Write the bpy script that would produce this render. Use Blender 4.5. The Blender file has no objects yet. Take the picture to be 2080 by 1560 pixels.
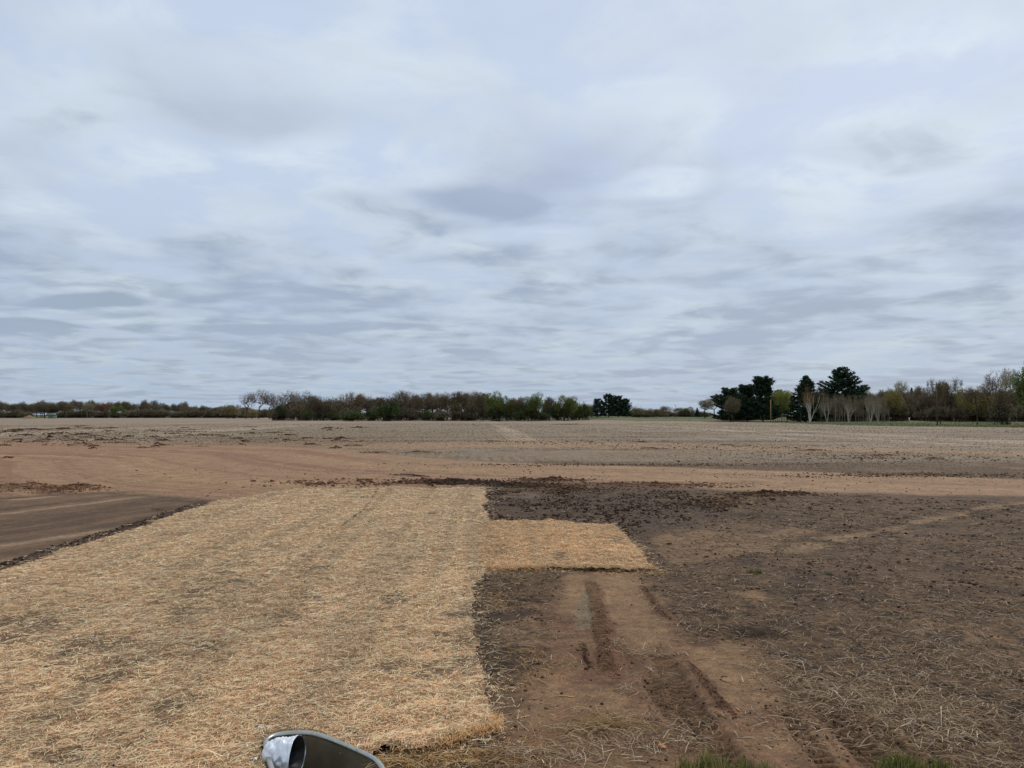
import bpy, math, random
import numpy as np

# ------------------------------------------------------------------ camera, sky, sun, exposure
S = bpy.context.scene
COL = S.collection
FPX, HZ, CAMH = 1541.0, 842.0, 3.0
TH = math.atan((HZ - 780.0) / FPX)
cam = bpy.data.cameras.new('camera'); camo = bpy.data.objects.new('camera', cam); COL.objects.link(camo)
camo.location = (0, 0, CAMH); camo.rotation_euler = (math.pi / 2 + TH, 0, 0)
cam.sensor_width = 36.0; cam.lens = 36.0 * FPX / 2080.0; cam.clip_start = 0.1; cam.clip_end = 20000
S.camera = camo
S.render.resolution_x = 1024; S.render.resolution_y = 768
S.view_settings.view_transform = 'Standard'; S.view_settings.look = 'None'
S.view_settings.exposure = 0.2; S.view_settings.gamma = 1.0
SUN_EL, SUN_AZ = math.radians(44), math.radians(35)     # azimuth clockwise from +y (camera heading)
sun = bpy.data.lights.new('sun', 'SUN'); sun.energy = 1.5; sun.angle = math.radians(10); sun.color = (1.0, 0.96, 0.90)
suno = bpy.data.objects.new('sun', sun); COL.objects.link(suno)
suno.rotation_euler = (math.pi / 2 - SUN_EL, 0, -SUN_AZ + math.pi)
suno.rotation_euler = (-(math.pi / 2 - SUN_EL), 0, -SUN_AZ)

def lin(c):
    c = np.asarray(c, float) / 255.0
    return np.where(c <= 0.04045, c / 12.92, ((c + 0.055) / 1.055) ** 2.4)

class NT:
    """small helper for node graphs"""
    def __init__(s, tree):
        s.t = tree; s.n = tree.nodes; s.l = tree.links; s.n.clear()
    def put(s, sock, v):
        if v is None: return
        if isinstance(v, bpy.types.NodeSocket): s.l.new(v, sock)
        else:
            if isinstance(v, (tuple, list, np.ndarray)):
                v = [float(q) for q in v]
                if sock.type == 'RGBA' and len(v) == 3: v = v + [1.0]
                sock.default_value = v
            else: sock.default_value = v
    def node(s, typ, ins=(), out=0, **kw):
        nd = s.n.new(typ)
        for k, v in kw.items(): setattr(nd, k, v)
        items = ins.items() if isinstance(ins, dict) else enumerate(ins)
        for k, v in items: s.put(nd.inputs[k], v)
        return nd.outputs[out] if out is not None else nd
    def m(s, op, a, b=None, c=None, clamp=False):
        return s.node('ShaderNodeMath', [a, b, c][:3 if c is not None else (2 if b is not None else 1)], operation=op, use_clamp=clamp)
    def vm(s, op, a, b=None):
        nd = s.n.new('ShaderNodeVectorMath'); nd.operation = op
        s.put(nd.inputs[0], a)
        if b is not None: s.put(nd.inputs[1], b)
        return nd.outputs[0]
    def noise(s, vec, scale, detail=4, rough=0.5, dist=0.0, out=0):
        return s.node('ShaderNodeTexNoise', {'Vector': vec, 'Scale': scale, 'Detail': detail, 'Roughness': rough, 'Distortion': dist}, out=out)
    def mix(s, f, a, b, blend='MIX'):
        nd = s.n.new('ShaderNodeMix'); nd.data_type = 'RGBA'; nd.blend_type = blend
        s.put(nd.inputs[0], f); s.put(nd.inputs[6], a); s.put(nd.inputs[7], b)
        return nd.outputs[2]
    def ss(s, v, a, b, lo=0.0, hi=1.0):
        return s.node('ShaderNodeMapRange', [v, a, b, lo, hi], interpolation_type='SMOOTHSTEP')

W = bpy.data.worlds.new('World'); S.world = W; W.use_nodes = True
w = NT(W.node_tree)
ZO = 0.085
dirv = w.node('ShaderNodeTexCoord', out=0)
sep = w.node('ShaderNodeSeparateXYZ', [dirv], out=None)
dx, dy, dz = sep.outputs
zz = w.m('ADD', w.m('MAXIMUM', dz, 0.0), ZO)
px = w.m('DIVIDE', dx, zz); py = w.m('DIVIDE', dy, zz)
P = w.node('ShaderNodeCombineXYZ', [px, py, 0.0])
warp = w.vm('SCALE', w.vm('SUBTRACT', w.noise(P, 1.5, 2, 0.5, out=1), (0.5, 0.5, 0.5))); warp.node.inputs[3].default_value = 0.42
Pw = w.vm('ADD', P, warp)
Ps = w.vm('MULTIPLY', Pw, (1.15, 0.75, 1.0))
big = w.noise(Ps, 0.8, 3, 0.5)
mid = w.noise(w.vm('ADD', w.vm('MULTIPLY', Ps, (.8, 1, 1)), (7.3, 2.1, 0)), 2.1, 9, 0.60)
fine = w.noise(w.vm('MULTIPLY', w.vm('ADD', Ps, (1.3, 9.1, 3)), (.45, .8, 1)), 5.5, 4, 0.5)
dens = w.m('ADD', w.m('ADD', w.m('ADD', w.m('MULTIPLY', big, 0.48), 0.05), w.m('MULTIPLY', mid, 0.42)), w.m('MULTIPLY', w.m('SUBTRACT', fine, 0.5), w.ss(dz, .30, .08, .10, .40)))
# larger darker / lighter cloud banks, placed by direction on the cloud deck
def deck(pxx, pyy):
    ex, ey = (pxx - 1040) / FPX, (780 - pyy) / FPX
    Y = math.cos(TH) - ey * math.sin(TH); Z = math.sin(TH) + ey * math.cos(TH)
    n = math.sqrt(ex * ex + Y * Y + Z * Z); z = max(Z / n, 0) + ZO
    return ex / n / z, Y / n / z
def bank(pxx, pyy, wx, wy, amt):
    global dens
    cx, cy = deck(pxx, pyy); x2, _ = deck(pxx + wx, pyy); _, y2 = deck(pxx, pyy - wy)
    v = w.vm('SUBTRACT', Pw, (cx, cy, 0)); v = w.vm('DIVIDE', v, (abs(x2 - cx), abs(y2 - cy), 1))
    ln = w.n.new('ShaderNodeVectorMath'); ln.operation = 'LENGTH'; w.l.new(v, ln.inputs[0])
    dens = w.m('ADD', dens, w.ss(ln.outputs[1], 1.35, 0.1, 0.0, amt * .8))
for b in [(990, 400, 140, 40, .24), (1290, 500, 110, 35, .10), (170, 608, 150, 18, .34), (70, 660, 130, 16, .34), (600, 668, 200, 14, .20), (330, 690, 90, 10, .2),
          (500, 260, 330, 80, .03), (150, 330, 200, 80, .05), (1650, 330, 260, 45, .07), (1960, 430, 220, 70, .06), (1750, 620, 350, 50, .05),
          (640, 345, 330, 60, -.12), (1310, 370, 110, 35, -.13), (1640, 360, 180, 40, -.12), (1350, 210, 300, 110, -.09), (1820, 150, 260, 110, -.09),
          (480, 40, 300, 45, -.10), (1050, 470, 120, 20, -.10), (900, 500, 130, 25, -.10), (1820, 562, 140, 16, -.12), (1620, 578, 110, 14, -.09),
          (90, 430, 150, 45, -.08), (240, 500, 120, 25, -.08), (1010, 620, 150, 10, -.10), (250, 650, 120, 10, -.10), (60, 740, 150, 8, -.09)]:
    bank(*b)
t = w.ss(dens, 0.42, 0.61)
light = w.mix(w.ss(mid, .4, .6), lin((200, 214, 236)), lin((219, 231, 242)))
dark = w.mix(w.ss(big, .35, .65), lin((154, 170, 190)), lin((166, 179, 205)))
t = w.m('MULTIPLY', t, w.ss(dz, .45, .22, .35, 1.0)); cloud = w.mix(t, light, dark)
low = w.ss(dz, 0.36, 0.02)
cloud = w.mix(w.m('MULTIPLY', low, 0.5), cloud, lin((162, 178, 195)))
thin = w.m('MULTIPLY', w.ss(dens, 0.50, 0.40), w.ss(dz, 0.09, 0.015))
cloud = w.mix(w.m('MULTIPLY', thin, 0.5), cloud, lin((158, 184, 212)))
below = w.ss(dz, 0.0, -0.02)
cloud = w.mix(below, cloud, lin((120, 112, 105)))
sky = w.node('ShaderNodeTexSky', sky_type='NISHITA', sun_disc=False, sun_elevation=SUN_EL, sun_rotation=SUN_AZ, air_density=1.0, dust_density=2.0)
bg1 = w.node('ShaderNodeBackground', [cloud, 0.88]); bg2 = w.node('ShaderNodeBackground', [sky, 0.08])
wm = w.node('ShaderNodeMixShader', [0.07, bg1, bg2])
w.node('ShaderNodeOutputWorld', [wm], out=None)

# ------------------------------------------------------------------ helpers
ILL = np.array([1.01, 1.17, 1.48])
def A(*c): return np.clip(lin(c) / ILL, 0.005, 0.85)          # photographed colour -> albedo

def G(pxx, pyy, z=0.0):
    """point of the ground plane that the photograph shows at this pixel"""
    ex, ey = (pxx - 1040) / FPX, (780 - pyy) / FPX
    Y = math.cos(TH) - ey * math.sin(TH); Z = math.sin(TH) + ey * math.cos(TH)
    k = (z - CAMH) / Z
    return ex * k, Y * k
def GP(pts): return np.array([G(*p) for p in pts])

def _h(ix, iy, seed):
    n = (ix.astype(np.int64) * 374761393 + iy.astype(np.int64) * 668265263 + seed * 974634777) & 0x7fffffff
    n = ((n ^ (n >> 13)) * 1274126177) & 0x7fffffff
    n = (n ^ (n >> 16)) & 0x7fffffff
    return n / float(0x7fffffff)
def vnoise(x, y, seed=0):
    ix = np.floor(x); iy = np.floor(y); fx = x - ix; fy = y - iy
    fx = fx * fx * fx * (fx * (fx * 6 - 15) + 10); fy = fy * fy * fy * (fy * (fy * 6 - 15) + 10)
    a = _h(ix, iy, seed); b = _h(ix + 1, iy, seed); c = _h(ix, iy + 1, seed); d = _h(ix + 1, iy + 1, seed)
    return (a + (b - a) * fx) * (1 - fy) + (c + (d - c) * fx) * fy
def fbm(x, y, wl, octs=4, seed=0, gain=0.5, sp=None):
    """value noise, mean about 0, range about -1..1; octaves shorter than the sampling fade out"""
    o = np.zeros_like(x); amp = 1.0; tot = 0.0
    for k in range(octs):
        ca, sa = math.cos(0.6 + k * 1.1), math.sin(0.6 + k * 1.1)
        n = vnoise((x * ca - y * sa) / wl + 17.3 * k, (x * sa + y * ca) / wl - 9.1 * k, seed + k * 31) * 2 - 1
        if sp is not None: n = n * np.clip(wl / sp / 2.5 - 0.6, 0, 1)
        o += n * amp; tot += amp; amp *= gain; wl *= 0.5
    return o / tot * 1.4
def sstep(v, a, b):
    t = np.clip((v - a) / (b - a), 0, 1); return t * t * (3 - 2 * t)
def sdpoly(x, y, P):
    """signed distance, positive inside"""
    d2 = np.full(x.shape, 1e18); ins = np.zeros(x.shape, bool); n = len(P)
    for i in range(n):
        ax, ay = P[i]; bx, by = P[(i + 1) % n]; ex, ey = bx - ax, by - ay
        t = np.clip(((x - ax) * ex + (y - ay) * ey) / (ex * ex + ey * ey + 1e-12), 0, 1)
        d2 = np.minimum(d2, (x - ax - t * ex) ** 2 + (y - ay - t * ey) ** 2)
        if ay != by:
            c = ((ay > y) != (by > y)) & (x < ex * (y - ay) / ey + ax); ins ^= c
    d = np.sqrt(d2); return np.where(ins, d, -d)
def pline(x, y, P):
    """distance to a polyline, arc length of the nearest point, signed side"""
    best = np.full(x.shape, 1e18); arc = np.zeros(x.shape); side = np.zeros(x.shape); L = 0.0
    for (ax, ay), (bx, by) in zip(P[:-1], P[1:]):
        ex, ey = bx - ax, by - ay; l = math.hypot(ex, ey)
        t = np.clip(((x - ax) * ex + (y - ay) * ey) / (l * l), 0, 1)
        qx, qy = x - ax - t * ex, y - ay - t * ey; d = qx * qx + qy * qy
        m = d < best; best = np.where(m, d, best); arc = np.where(m, L + t * l, arc)
        side = np.where(m, np.sign(ex * qy - ey * qx), side); L += l
    return np.sqrt(best), arc, side

def tag(o, label=None, cat=None, group=None, kind=None):
    if label: o['label'] = label
    if cat: o['category'] = cat
    if group: o['group'] = group
    if kind: o['kind'] = kind
    return o
def empty(name, loc, rz=0.0):
    o = bpy.data.objects.new(name, None); COL.objects.link(o); o.location = loc; o.rotation_euler = (0, 0, rz); o.empty_display_size = 0.2
    return o
def mesh_np(name, V, F, mat, parent=None, col=None, smooth=False, link=True):
    """V (n,3); F list of arrays of equal-size faces, or one array"""
    V = np.asarray(V, np.float32).reshape(-1, 3)
    if not isinstance(F, list): F = [F]
    F = [np.asarray(f, np.int32) for f in F if len(f)]
    me = bpy.data.meshes.new(name)
    me.vertices.add(len(V)); me.vertices.foreach_set('co', V.ravel())
    idx = np.concatenate([f.ravel() for f in F]); tot = np.concatenate([np.full(len(f), f.shape[1], np.int32) for f in F])
    st = np.concatenate([[0], np.cumsum(tot)[:-1]]).astype(np.int32)
    me.loops.add(len(idx)); me.loops.foreach_set('vertex_index', idx.astype(np.int32))
    me.polygons.add(len(tot)); me.polygons.foreach_set('loop_start', st); me.polygons.foreach_set('loop_total', tot)
    if smooth: me.polygons.foreach_set('use_smooth', np.ones(len(tot), bool))
    me.update(calc_edges=True); me.validate()
    if col is not None:
        at = me.color_attributes.new('tint', 'FLOAT_COLOR', 'POINT')
        c = np.ones((len(V), 4), np.float32); c[:, :3] = col[:, :3]
        if col.shape[1] > 3: c[:, 3] = col[:, 3]
        at.data.foreach_set('color', c.ravel())
    if mat is not None: me.materials.append(mat)
    o = bpy.data.objects.new(name, me)
    if link: COL.objects.link(o)
    if parent is not None: o.parent = parent
    return o

def newmat(name):
    m = bpy.data.materials.new(name); m.use_nodes = True; return m, NT(m.node_tree)
def finish(n, color, rough=0.9, metal=0.0, normal=None, spec=0.2, trans=None):
    b = n.node('ShaderNodeBsdfPrincipled', {'Base Color': color, 'Roughness': rough, 'Metallic': metal, 'Specular IOR Level': spec}, out=None)
    if normal is not None: n.l.new(normal, b.inputs['Normal'])
    sh = b.outputs[0]
    if trans is not None:
        tr = n.node('ShaderNodeBsdfTranslucent', {'Color': color}); sh = n.node('ShaderNodeMixShader', [trans, sh, tr])
    n.node('ShaderNodeOutputMaterial', [sh], out=None)
def tint_mat(name, mul=(1, 1, 1), rough=0.85, trans=None, objvar=0.0, spec=0.15, nscale=None):
    m, n = newmat(name)
    c = n.node('ShaderNodeVertexColor', layer_name='tint', out=0)
    c = n.mix(1.0, c, mul, 'MULTIPLY')
    if objvar:
        r = n.node('ShaderNodeObjectInfo', out=5)
        c = n.mix(1.0, c, n.mix(r, (1 - objvar, 1 - objvar * .9, 1 - objvar, 1), (1 + objvar, 1 + objvar * .8, 1 + objvar * .5, 1)), 'MULTIPLY')
    if nscale:
        co = n.node('ShaderNodeTexCoord', out=3)
        v = n.ss(n.noise(co, nscale, 3), .3, .7, .75, 1.2); c = n.mix(1.0, c, n.node('ShaderNodeCombineXYZ', [v, v, v]), 'MULTIPLY')
    finish(n, c, rough, spec=spec, trans=trans)
    return m
def plain_mat(name, color, rough=0.7, metal=0.0, nscale=8.0, var=0.25, spec=0.3):
    m, n = newmat(name)
    co = n.node('ShaderNodeTexCoord', out=3)
    v = n.ss(n.noise(co, nscale, 5, .6), .25, .75, 1 - var, 1 + var * .6)
    c = n.mix(1.0, tuple(color), n.node('ShaderNodeCombineXYZ', [v, v, v]), 'MULTIPLY')
    finish(n, c, rough, metal, spec=spec); return m

# ------------------------------------------------------------------ outlines on the ground (metres)
LBL = GP([(-700, 1470), (0, 1168), (455, 1018), (590, 996), (770, 994), (742, 1036), (695, 1072), (610, 1138), (545, 1195), (470, 1265), (395, 1345), (300, 1460), (150, 1680), (-900, 1900)])
RBL = GP([(770, 994), (985, 992), (984, 1060), (992, 1110), (990, 1160), (965, 1190), (945, 1240), (955, 1320), (972, 1360), (985, 1410), (1006, 1462), (1004, 1484),
          (930, 1506), (850, 1534), (775, 1524), (700, 1560), (560, 1640), (300, 1780), (150, 1680), (300, 1460), (395, 1345), (470, 1265), (545, 1195), (610, 1138), (695, 1072), (742, 1036)])
SBL = GP([(975, 1066), (1120, 1062), (1240, 1070), (1268, 1090), (1300, 1128), (1332, 1160), (1240, 1163), (1120, 1157), (1060, 1160), (975, 1156)])
WELL_Z = 0.07
WELL = np.array([G(*p, WELL_Z) for p in [(690, 1790), (585, 1640), (556, 1560), (540, 1508), (548, 1494), (575, 1487), (622, 1485), (655, 1493), (705, 1514), (742, 1530), (764, 1543), (778, 1566), (800, 1640), (850, 1790)]])
WELL_OUT = WELL
TRACK = GP([(-900, 900), (0, 893), (300, 903), (520, 906), (700, 912), (850, 928), (950, 936), (1300, 947), (2080, 973), (2900, 1002), (2900, 1040), (2080, 1008), (1750, 1004), (1600, 1003),
            (1430, 994), (1330, 984), (1100, 975), (985, 988), (780, 993), (585, 1000), (455, 1017), (330, 1010), (210, 1000), (100, 1004), (0, 1012), (-900, 1090)])
BAND2 = GP([(640, 908), (800, 900), (1050, 893), (1300, 899), (1700, 908), (2400, 925), (2400, 933), (1700, 917), (1300, 911), (1050, 909), (800, 912)])
DARKWET = GP([(-900, 1110), (0, 1016), (100, 1008), (210, 1004), (330, 1012), (455, 1019), (0, 1172), (-900, 1480)])
DARKSOIL = GP([(985, 996), (1200, 1000), (1390, 998), (1480, 1024), (1490, 1042), (1420, 1068), (1330, 1080), (1292, 1112), (1245, 1080), (980, 1075)])
MUD = GP([(1150, 1164), (1298, 1164), (1330, 1215), (1370, 1265), (1400, 1300), (1520, 1310), (1620, 1350), (1590, 1410), (1600, 1440), (1700, 1475), (1790, 1500), (1870, 1570), (1700, 1640),
          (1000, 1640), (1010, 1480), (1040, 1400), (1100, 1330), (1110, 1240)])
SANDP = [GP([(1405, 1316), (1500, 1318), (1545, 1332), (1585, 1338), (1570, 1350), (1535, 1395), (1500, 1440), (1470, 1425), (1430, 1370)]),
         GP([(1590, 1345), (1610, 1345), (1600, 1365), (1580, 1360)]), GP([(1480, 1206), (1540, 1200), (1565, 1216), (1530, 1226)]),
         GP([(1720, 1438), (1790, 1440), (1850, 1500), (1870, 1545), (1800, 1520)]), GP([(1200, 1165), (1285, 1165), (1310, 1225), (1350, 1290), (1310, 1330), (1270, 1290)]),
         GP([(1150, 1170), (1200, 1170), (1195, 1260), (1140, 1240)]), GP([(1215, 1390), (1270, 1385), (1290, 1440), (1240, 1455), (1205, 1440)]),
         GP([(1130, 1100), (1135, 1100), (1132, 1102)]), GP([(1320, 1090), (1430, 1078), (1560, 1085), (1600, 1070), (1660, 1078), (1540, 1120), (1430, 1140), (1360, 1150)])]
PATH = GP([(1560, 1120), (1690, 1098), (1780, 1080), (1880, 1056), (1980, 1036), (2100, 1020), (2300, 1000)])
# (polyline, half width, depth, cleated)
RUTS = [(GP([(1202, 1178), (1212, 1240), (1226, 1300), (1236, 1345), (1243, 1378)]), .13, -.03, 1),
        (GP([(1340, 1325), (1370, 1380), (1402, 1437), (1446, 1500), (1500, 1575), (1560, 1650)]), .15, .05, 1),
        (GP([(1388, 1338), (1425, 1382), (1462, 1428), (1500, 1470)]), .05, -.045, 0),
        (GP([(1308, 1360), (1335, 1405), (1368, 1452), (1420, 1520)]), .12, .045, 1),
        (GP([(1570, 1420), (1622, 1490), (1680, 1560), (1740, 1640)]), .10, .035, 1),
        (GP([(1645, 1415), (1700, 1470), (1752, 1520), (1830, 1600)]), .15, .05, 1),
        (GP([(1720, 1435), (1770, 1478), (1835, 1535), (1900, 1600)]), .12, .05, 1),
        (GP([(1302, 1188), (1330, 1232), (1362, 1262)]), .06, -.035, 0),
        (GP([(1180, 1300), (1192, 1340), (1204, 1360)]), .02, .03, 0)]
GRASSF = GP([(1180, 854.2), (1290, 856), (1420, 856.5), (1560, 859), (1700, 864), (1850, 867), (2080, 869.5), (2600, 875), (3200, 860), (3200, 846.2), (1180, 846.2)])
PUDDLE = GP([(1180, 1208), (1196, 1208), (1200, 1240), (1206, 1262), (1200, 1282), (1172, 1280), (1168, 1255)])
MOUNDS = []     # x, y, rx, ry, h
rr = random.Random(4)
def mound(pxx, pyy, wpx, h, ry=None):
    x, y = G(pxx, pyy); d = math.hypot(x, y); wx = wpx / FPX * d / 2
    MOUNDS.append((x, y, wx, ry or wx * .7, h))
for a in [(60, 874, 60, .30), (25, 876, 40, .22), (135, 883, 26, .42), (165, 884, 36, .3), (190, 887, 30, .25), (120, 872, 34, .2), (260, 888, 22, .25), (312, 888, 22, .28),
          (102, 893, 16, .42), (150, 897, 40, .25), (165, 905, 50, .32), (208, 896, 34, .25), (30, 899, 40, .2), (250, 900, 40, .15), (330, 897, 40, .2), (80, 898, 30, .15),
          (490, 903, 18, .22), (624, 904, 16, .25), (625, 891, 30, .14), (725, 906, 24, .16), (440, 885, 60, .12), (370, 878, 80, .15), (555, 880, 60, .15),
          (760, 919, 60, .1), (850, 918, 50, .1), (12, 931, 30, .2), (890, 982, 60, .1), (935, 980, 90, .18), (985, 985, 80, .14), (1045, 984, 60, .12), (1085, 988, 70, .13), (1125, 974, 60, .15), (1080, 978, 60, .09),
          (1160, 995, 40, .14), (1250, 985, 60, .10), (1330, 984, 60, .09), (1420, 986, 60, .08), (1560, 1004, 60, .13), (1600, 1003, 40, .10), (1500, 1012, 40, .09), (1470, 1026, 30, .09), (820, 966, 60, .07),
          (150, 990, 60, .16), (20, 995, 60, .25), (70, 985, 50, .2), (110, 1000, 80, .12), (780, 984, 50, .08), (850, 968, 40, .06), (740, 975, 40, .05), (640, 985, 60, .05),
          (1490, 905, 60, .12), (1330, 912, 60, .1), (1000, 897, 60, .1), (1290, 899, 50, .12), (1900, 933, 40, .2), (1800, 925, 60, .1), (1650, 915, 60, .1), (1150, 862, 60, .1)]:
    mound(*a)
for k in range(60):
    a = rr.uniform(0, 760); mound(a, rr.uniform(866, 912), rr.uniform(10, 34), rr.uniform(.08, .24))
MOUNDS = np.array(MOUNDS); MOUNDS[:, 4] *= .75

def ends(arc, P):
    L = np.hypot(*np.diff(P, axis=0).T).sum(); return sstep(arc, 0, .5) * sstep(L - arc, 0, .5)
def near(x, y, lim): return (x * x + y * y) < lim * lim
def H(x, y, sp=None, detail=True):
    """terrain height"""
    x = np.asarray(x, float); y = np.asarray(y, float); r = np.hypot(x, y)
    if sp is None: sp = np.full(x.shape, .02)
    h = fbm(x, y, 40, 3, 5) * 0.10 * sstep(r, 25, 120)
    h += 1.15 * sstep(r, 330, 400) * sstep(x, 20, 60) * (1 - sstep(x, 150, 190)) * (1 + .5 * fbm(x, y, 30, 2, 77))
    h += fbm(x, y, 2.4, 3, 11) * 0.03 * sstep(r, 3, 10)
    # furrows and rough stubble ground beyond the haul track
    far = sstep(r, 45, 60) * (1 - sstep(r, 300, 400))
    u = x + .0577 * y
    h += far * 0.035 * fbm(u, y * .02, 1.1, 2, 3, sp=sp) + far * .05 * fbm(x, y, 1.2, 3, 23, sp=sp)
    for (mx, my, rx, ry, mh) in MOUNDS:
        m = (np.abs(x - mx) < rx * 1.6) & (np.abs(y - my) < ry * 1.6)
        if not m.any(): continue
        X, Y = x[m], y[m]; s = sp[m]
        dd = np.hypot((X - mx) / rx, (Y - my) / ry) + .45 * fbm(X, Y, max(rx, .3), 3, 41)
        h[m] += mh * (1 - sstep(dd, .1, 1.15)) * (1 + .6 * fbm(X, Y, .35, 3, 43, .6, sp=s))
    m = near(x, y, 62) & (y > 0)
    if detail and m.any():
        X, Y, s = x[m], y[m], sp[m]; hh = np.zeros(X.shape)
        tr = sdpoly(X, Y, TRACK); ds = sdpoly(X, Y, DARKSOIL); dw = sdpoly(X, Y, DARKWET); md = sdpoly(X, Y, MUD)
        smooth = np.clip(sstep(tr, -.4, .8) + sstep(dw, -.1, .3) + sstep(md + .2 * fbm(X, Y, .7, 3, 9), -.15, .2), 0, 1)
        rough = 1 - .86 * smooth
        hh += rough * (.024 * fbm(X, Y, .20, 4, 51, .7, sp=s) + .03 * np.maximum(fbm(X, Y, .5, 4, 53, .65, sp=s), 0))
        hh += sstep(ds, -.3, .4) * .03 * np.maximum(fbm(X, Y, .3, 3, 57, .6, sp=s), 0)
        # haul track wheel marks, running along the track
        q, arc, sd = pline(X, Y, TRACK[1:9]); hh += sstep(tr, .2, 1.5) * .04 * fbm(q, arc * .05, .9, 3, 61, .6, sp=s)
        hh += sstep(dw, 0, .5) * .012 * fbm(X * .93 - Y * .36, (Y * .93 + X * .36) * .06, .7, 3, 63, .6, sp=s)
        hh += .07 * np.exp(-((dw - .38) / .25) ** 2) * (X < -4) * (Y < 26) * (1 + fbm(X, Y, .2, 3, 65, .6, sp=s))
        for P, hw, dep, cl in RUTS:
            lo = P.min(0) - .5; hi = P.max(0) + .5
            k = (X > lo[0]) & (X < hi[0]) & (Y > lo[1]) & (Y < hi[1])
            if not k.any(): continue
            d, arc, sd = pline(X[k] + .03 * fbm(X[k], Y[k], .4, 2, 3), Y[k], P)
            prof = 1 - sstep(d, hw * .6, hw * 1.15)
            en = ends(arc, P); prof = prof * en
            e = -dep * prof + en * abs(dep) * .45 * np.exp(-((d - hw * 1.4) / (.35 * hw)) ** 2)
            if cl: e += prof * .045 * (np.abs(np.sin((arc + .02 * fbm(X[k], Y[k], .3, 2, 8)) * math.pi / .12)) - .5) * (1 + .8 * fbm(X[k], Y[k], .25, 2, 5))
            else: e += prof * .02 * fbm(X[k], Y[k], .08, 2, 6)
            hh[k] += e
        for (qx, qy, rad) in [(1190, 1268, .09)]:
            cx, cy = G(qx, qy); d = np.hypot(X - cx, Y - cy); hh += .018 * np.exp(-((d - rad) / .02) ** 2) - .02 * (d < rad)
        wl = sdpoly(X, Y, WELL_OUT); hh = np.where(wl > -.02, -.75, hh)
        h[m] += hh
    return h

# ------------------------------------------------------------------ ground sheet: fine in front of the camera, coarser away from it
rad = [0.4]
while rad[-1] < 9000:
    r0 = rad[-1]
    rad.append(r0 * (1.05 if r0 < 4.5 else 1.0027 if r0 < 14 else 1.0048 if r0 < 70 else 1.013 if r0 < 700 else 1.12))
rad = np.array(rad)
ang = np.concatenate([np.arange(-38, 38, .075), np.arange(38, 321, 4.0)]); ang = np.radians(ang)
RR, TT = np.meshgrid(rad, ang, indexing='ij')
gx = (RR * np.sin(TT)).ravel(); gy = (RR * np.cos(TT)).ravel(); rg = RR.ravel()
SPG = np.maximum(rg * np.where(rg < 14, .0030, .0048), .01) * np.where(rg > 70, 2.7, 1)
gz = H(gx, gy, SPG)
nr, na = RR.shape
I = np.arange(nr * na).reshape(nr, na); J = np.roll(I, -1, axis=1)
FG = np.stack([I[:-1], J[:-1], J[1:], I[1:]], -1).reshape(-1, 4)[:, ::-1]

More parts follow.
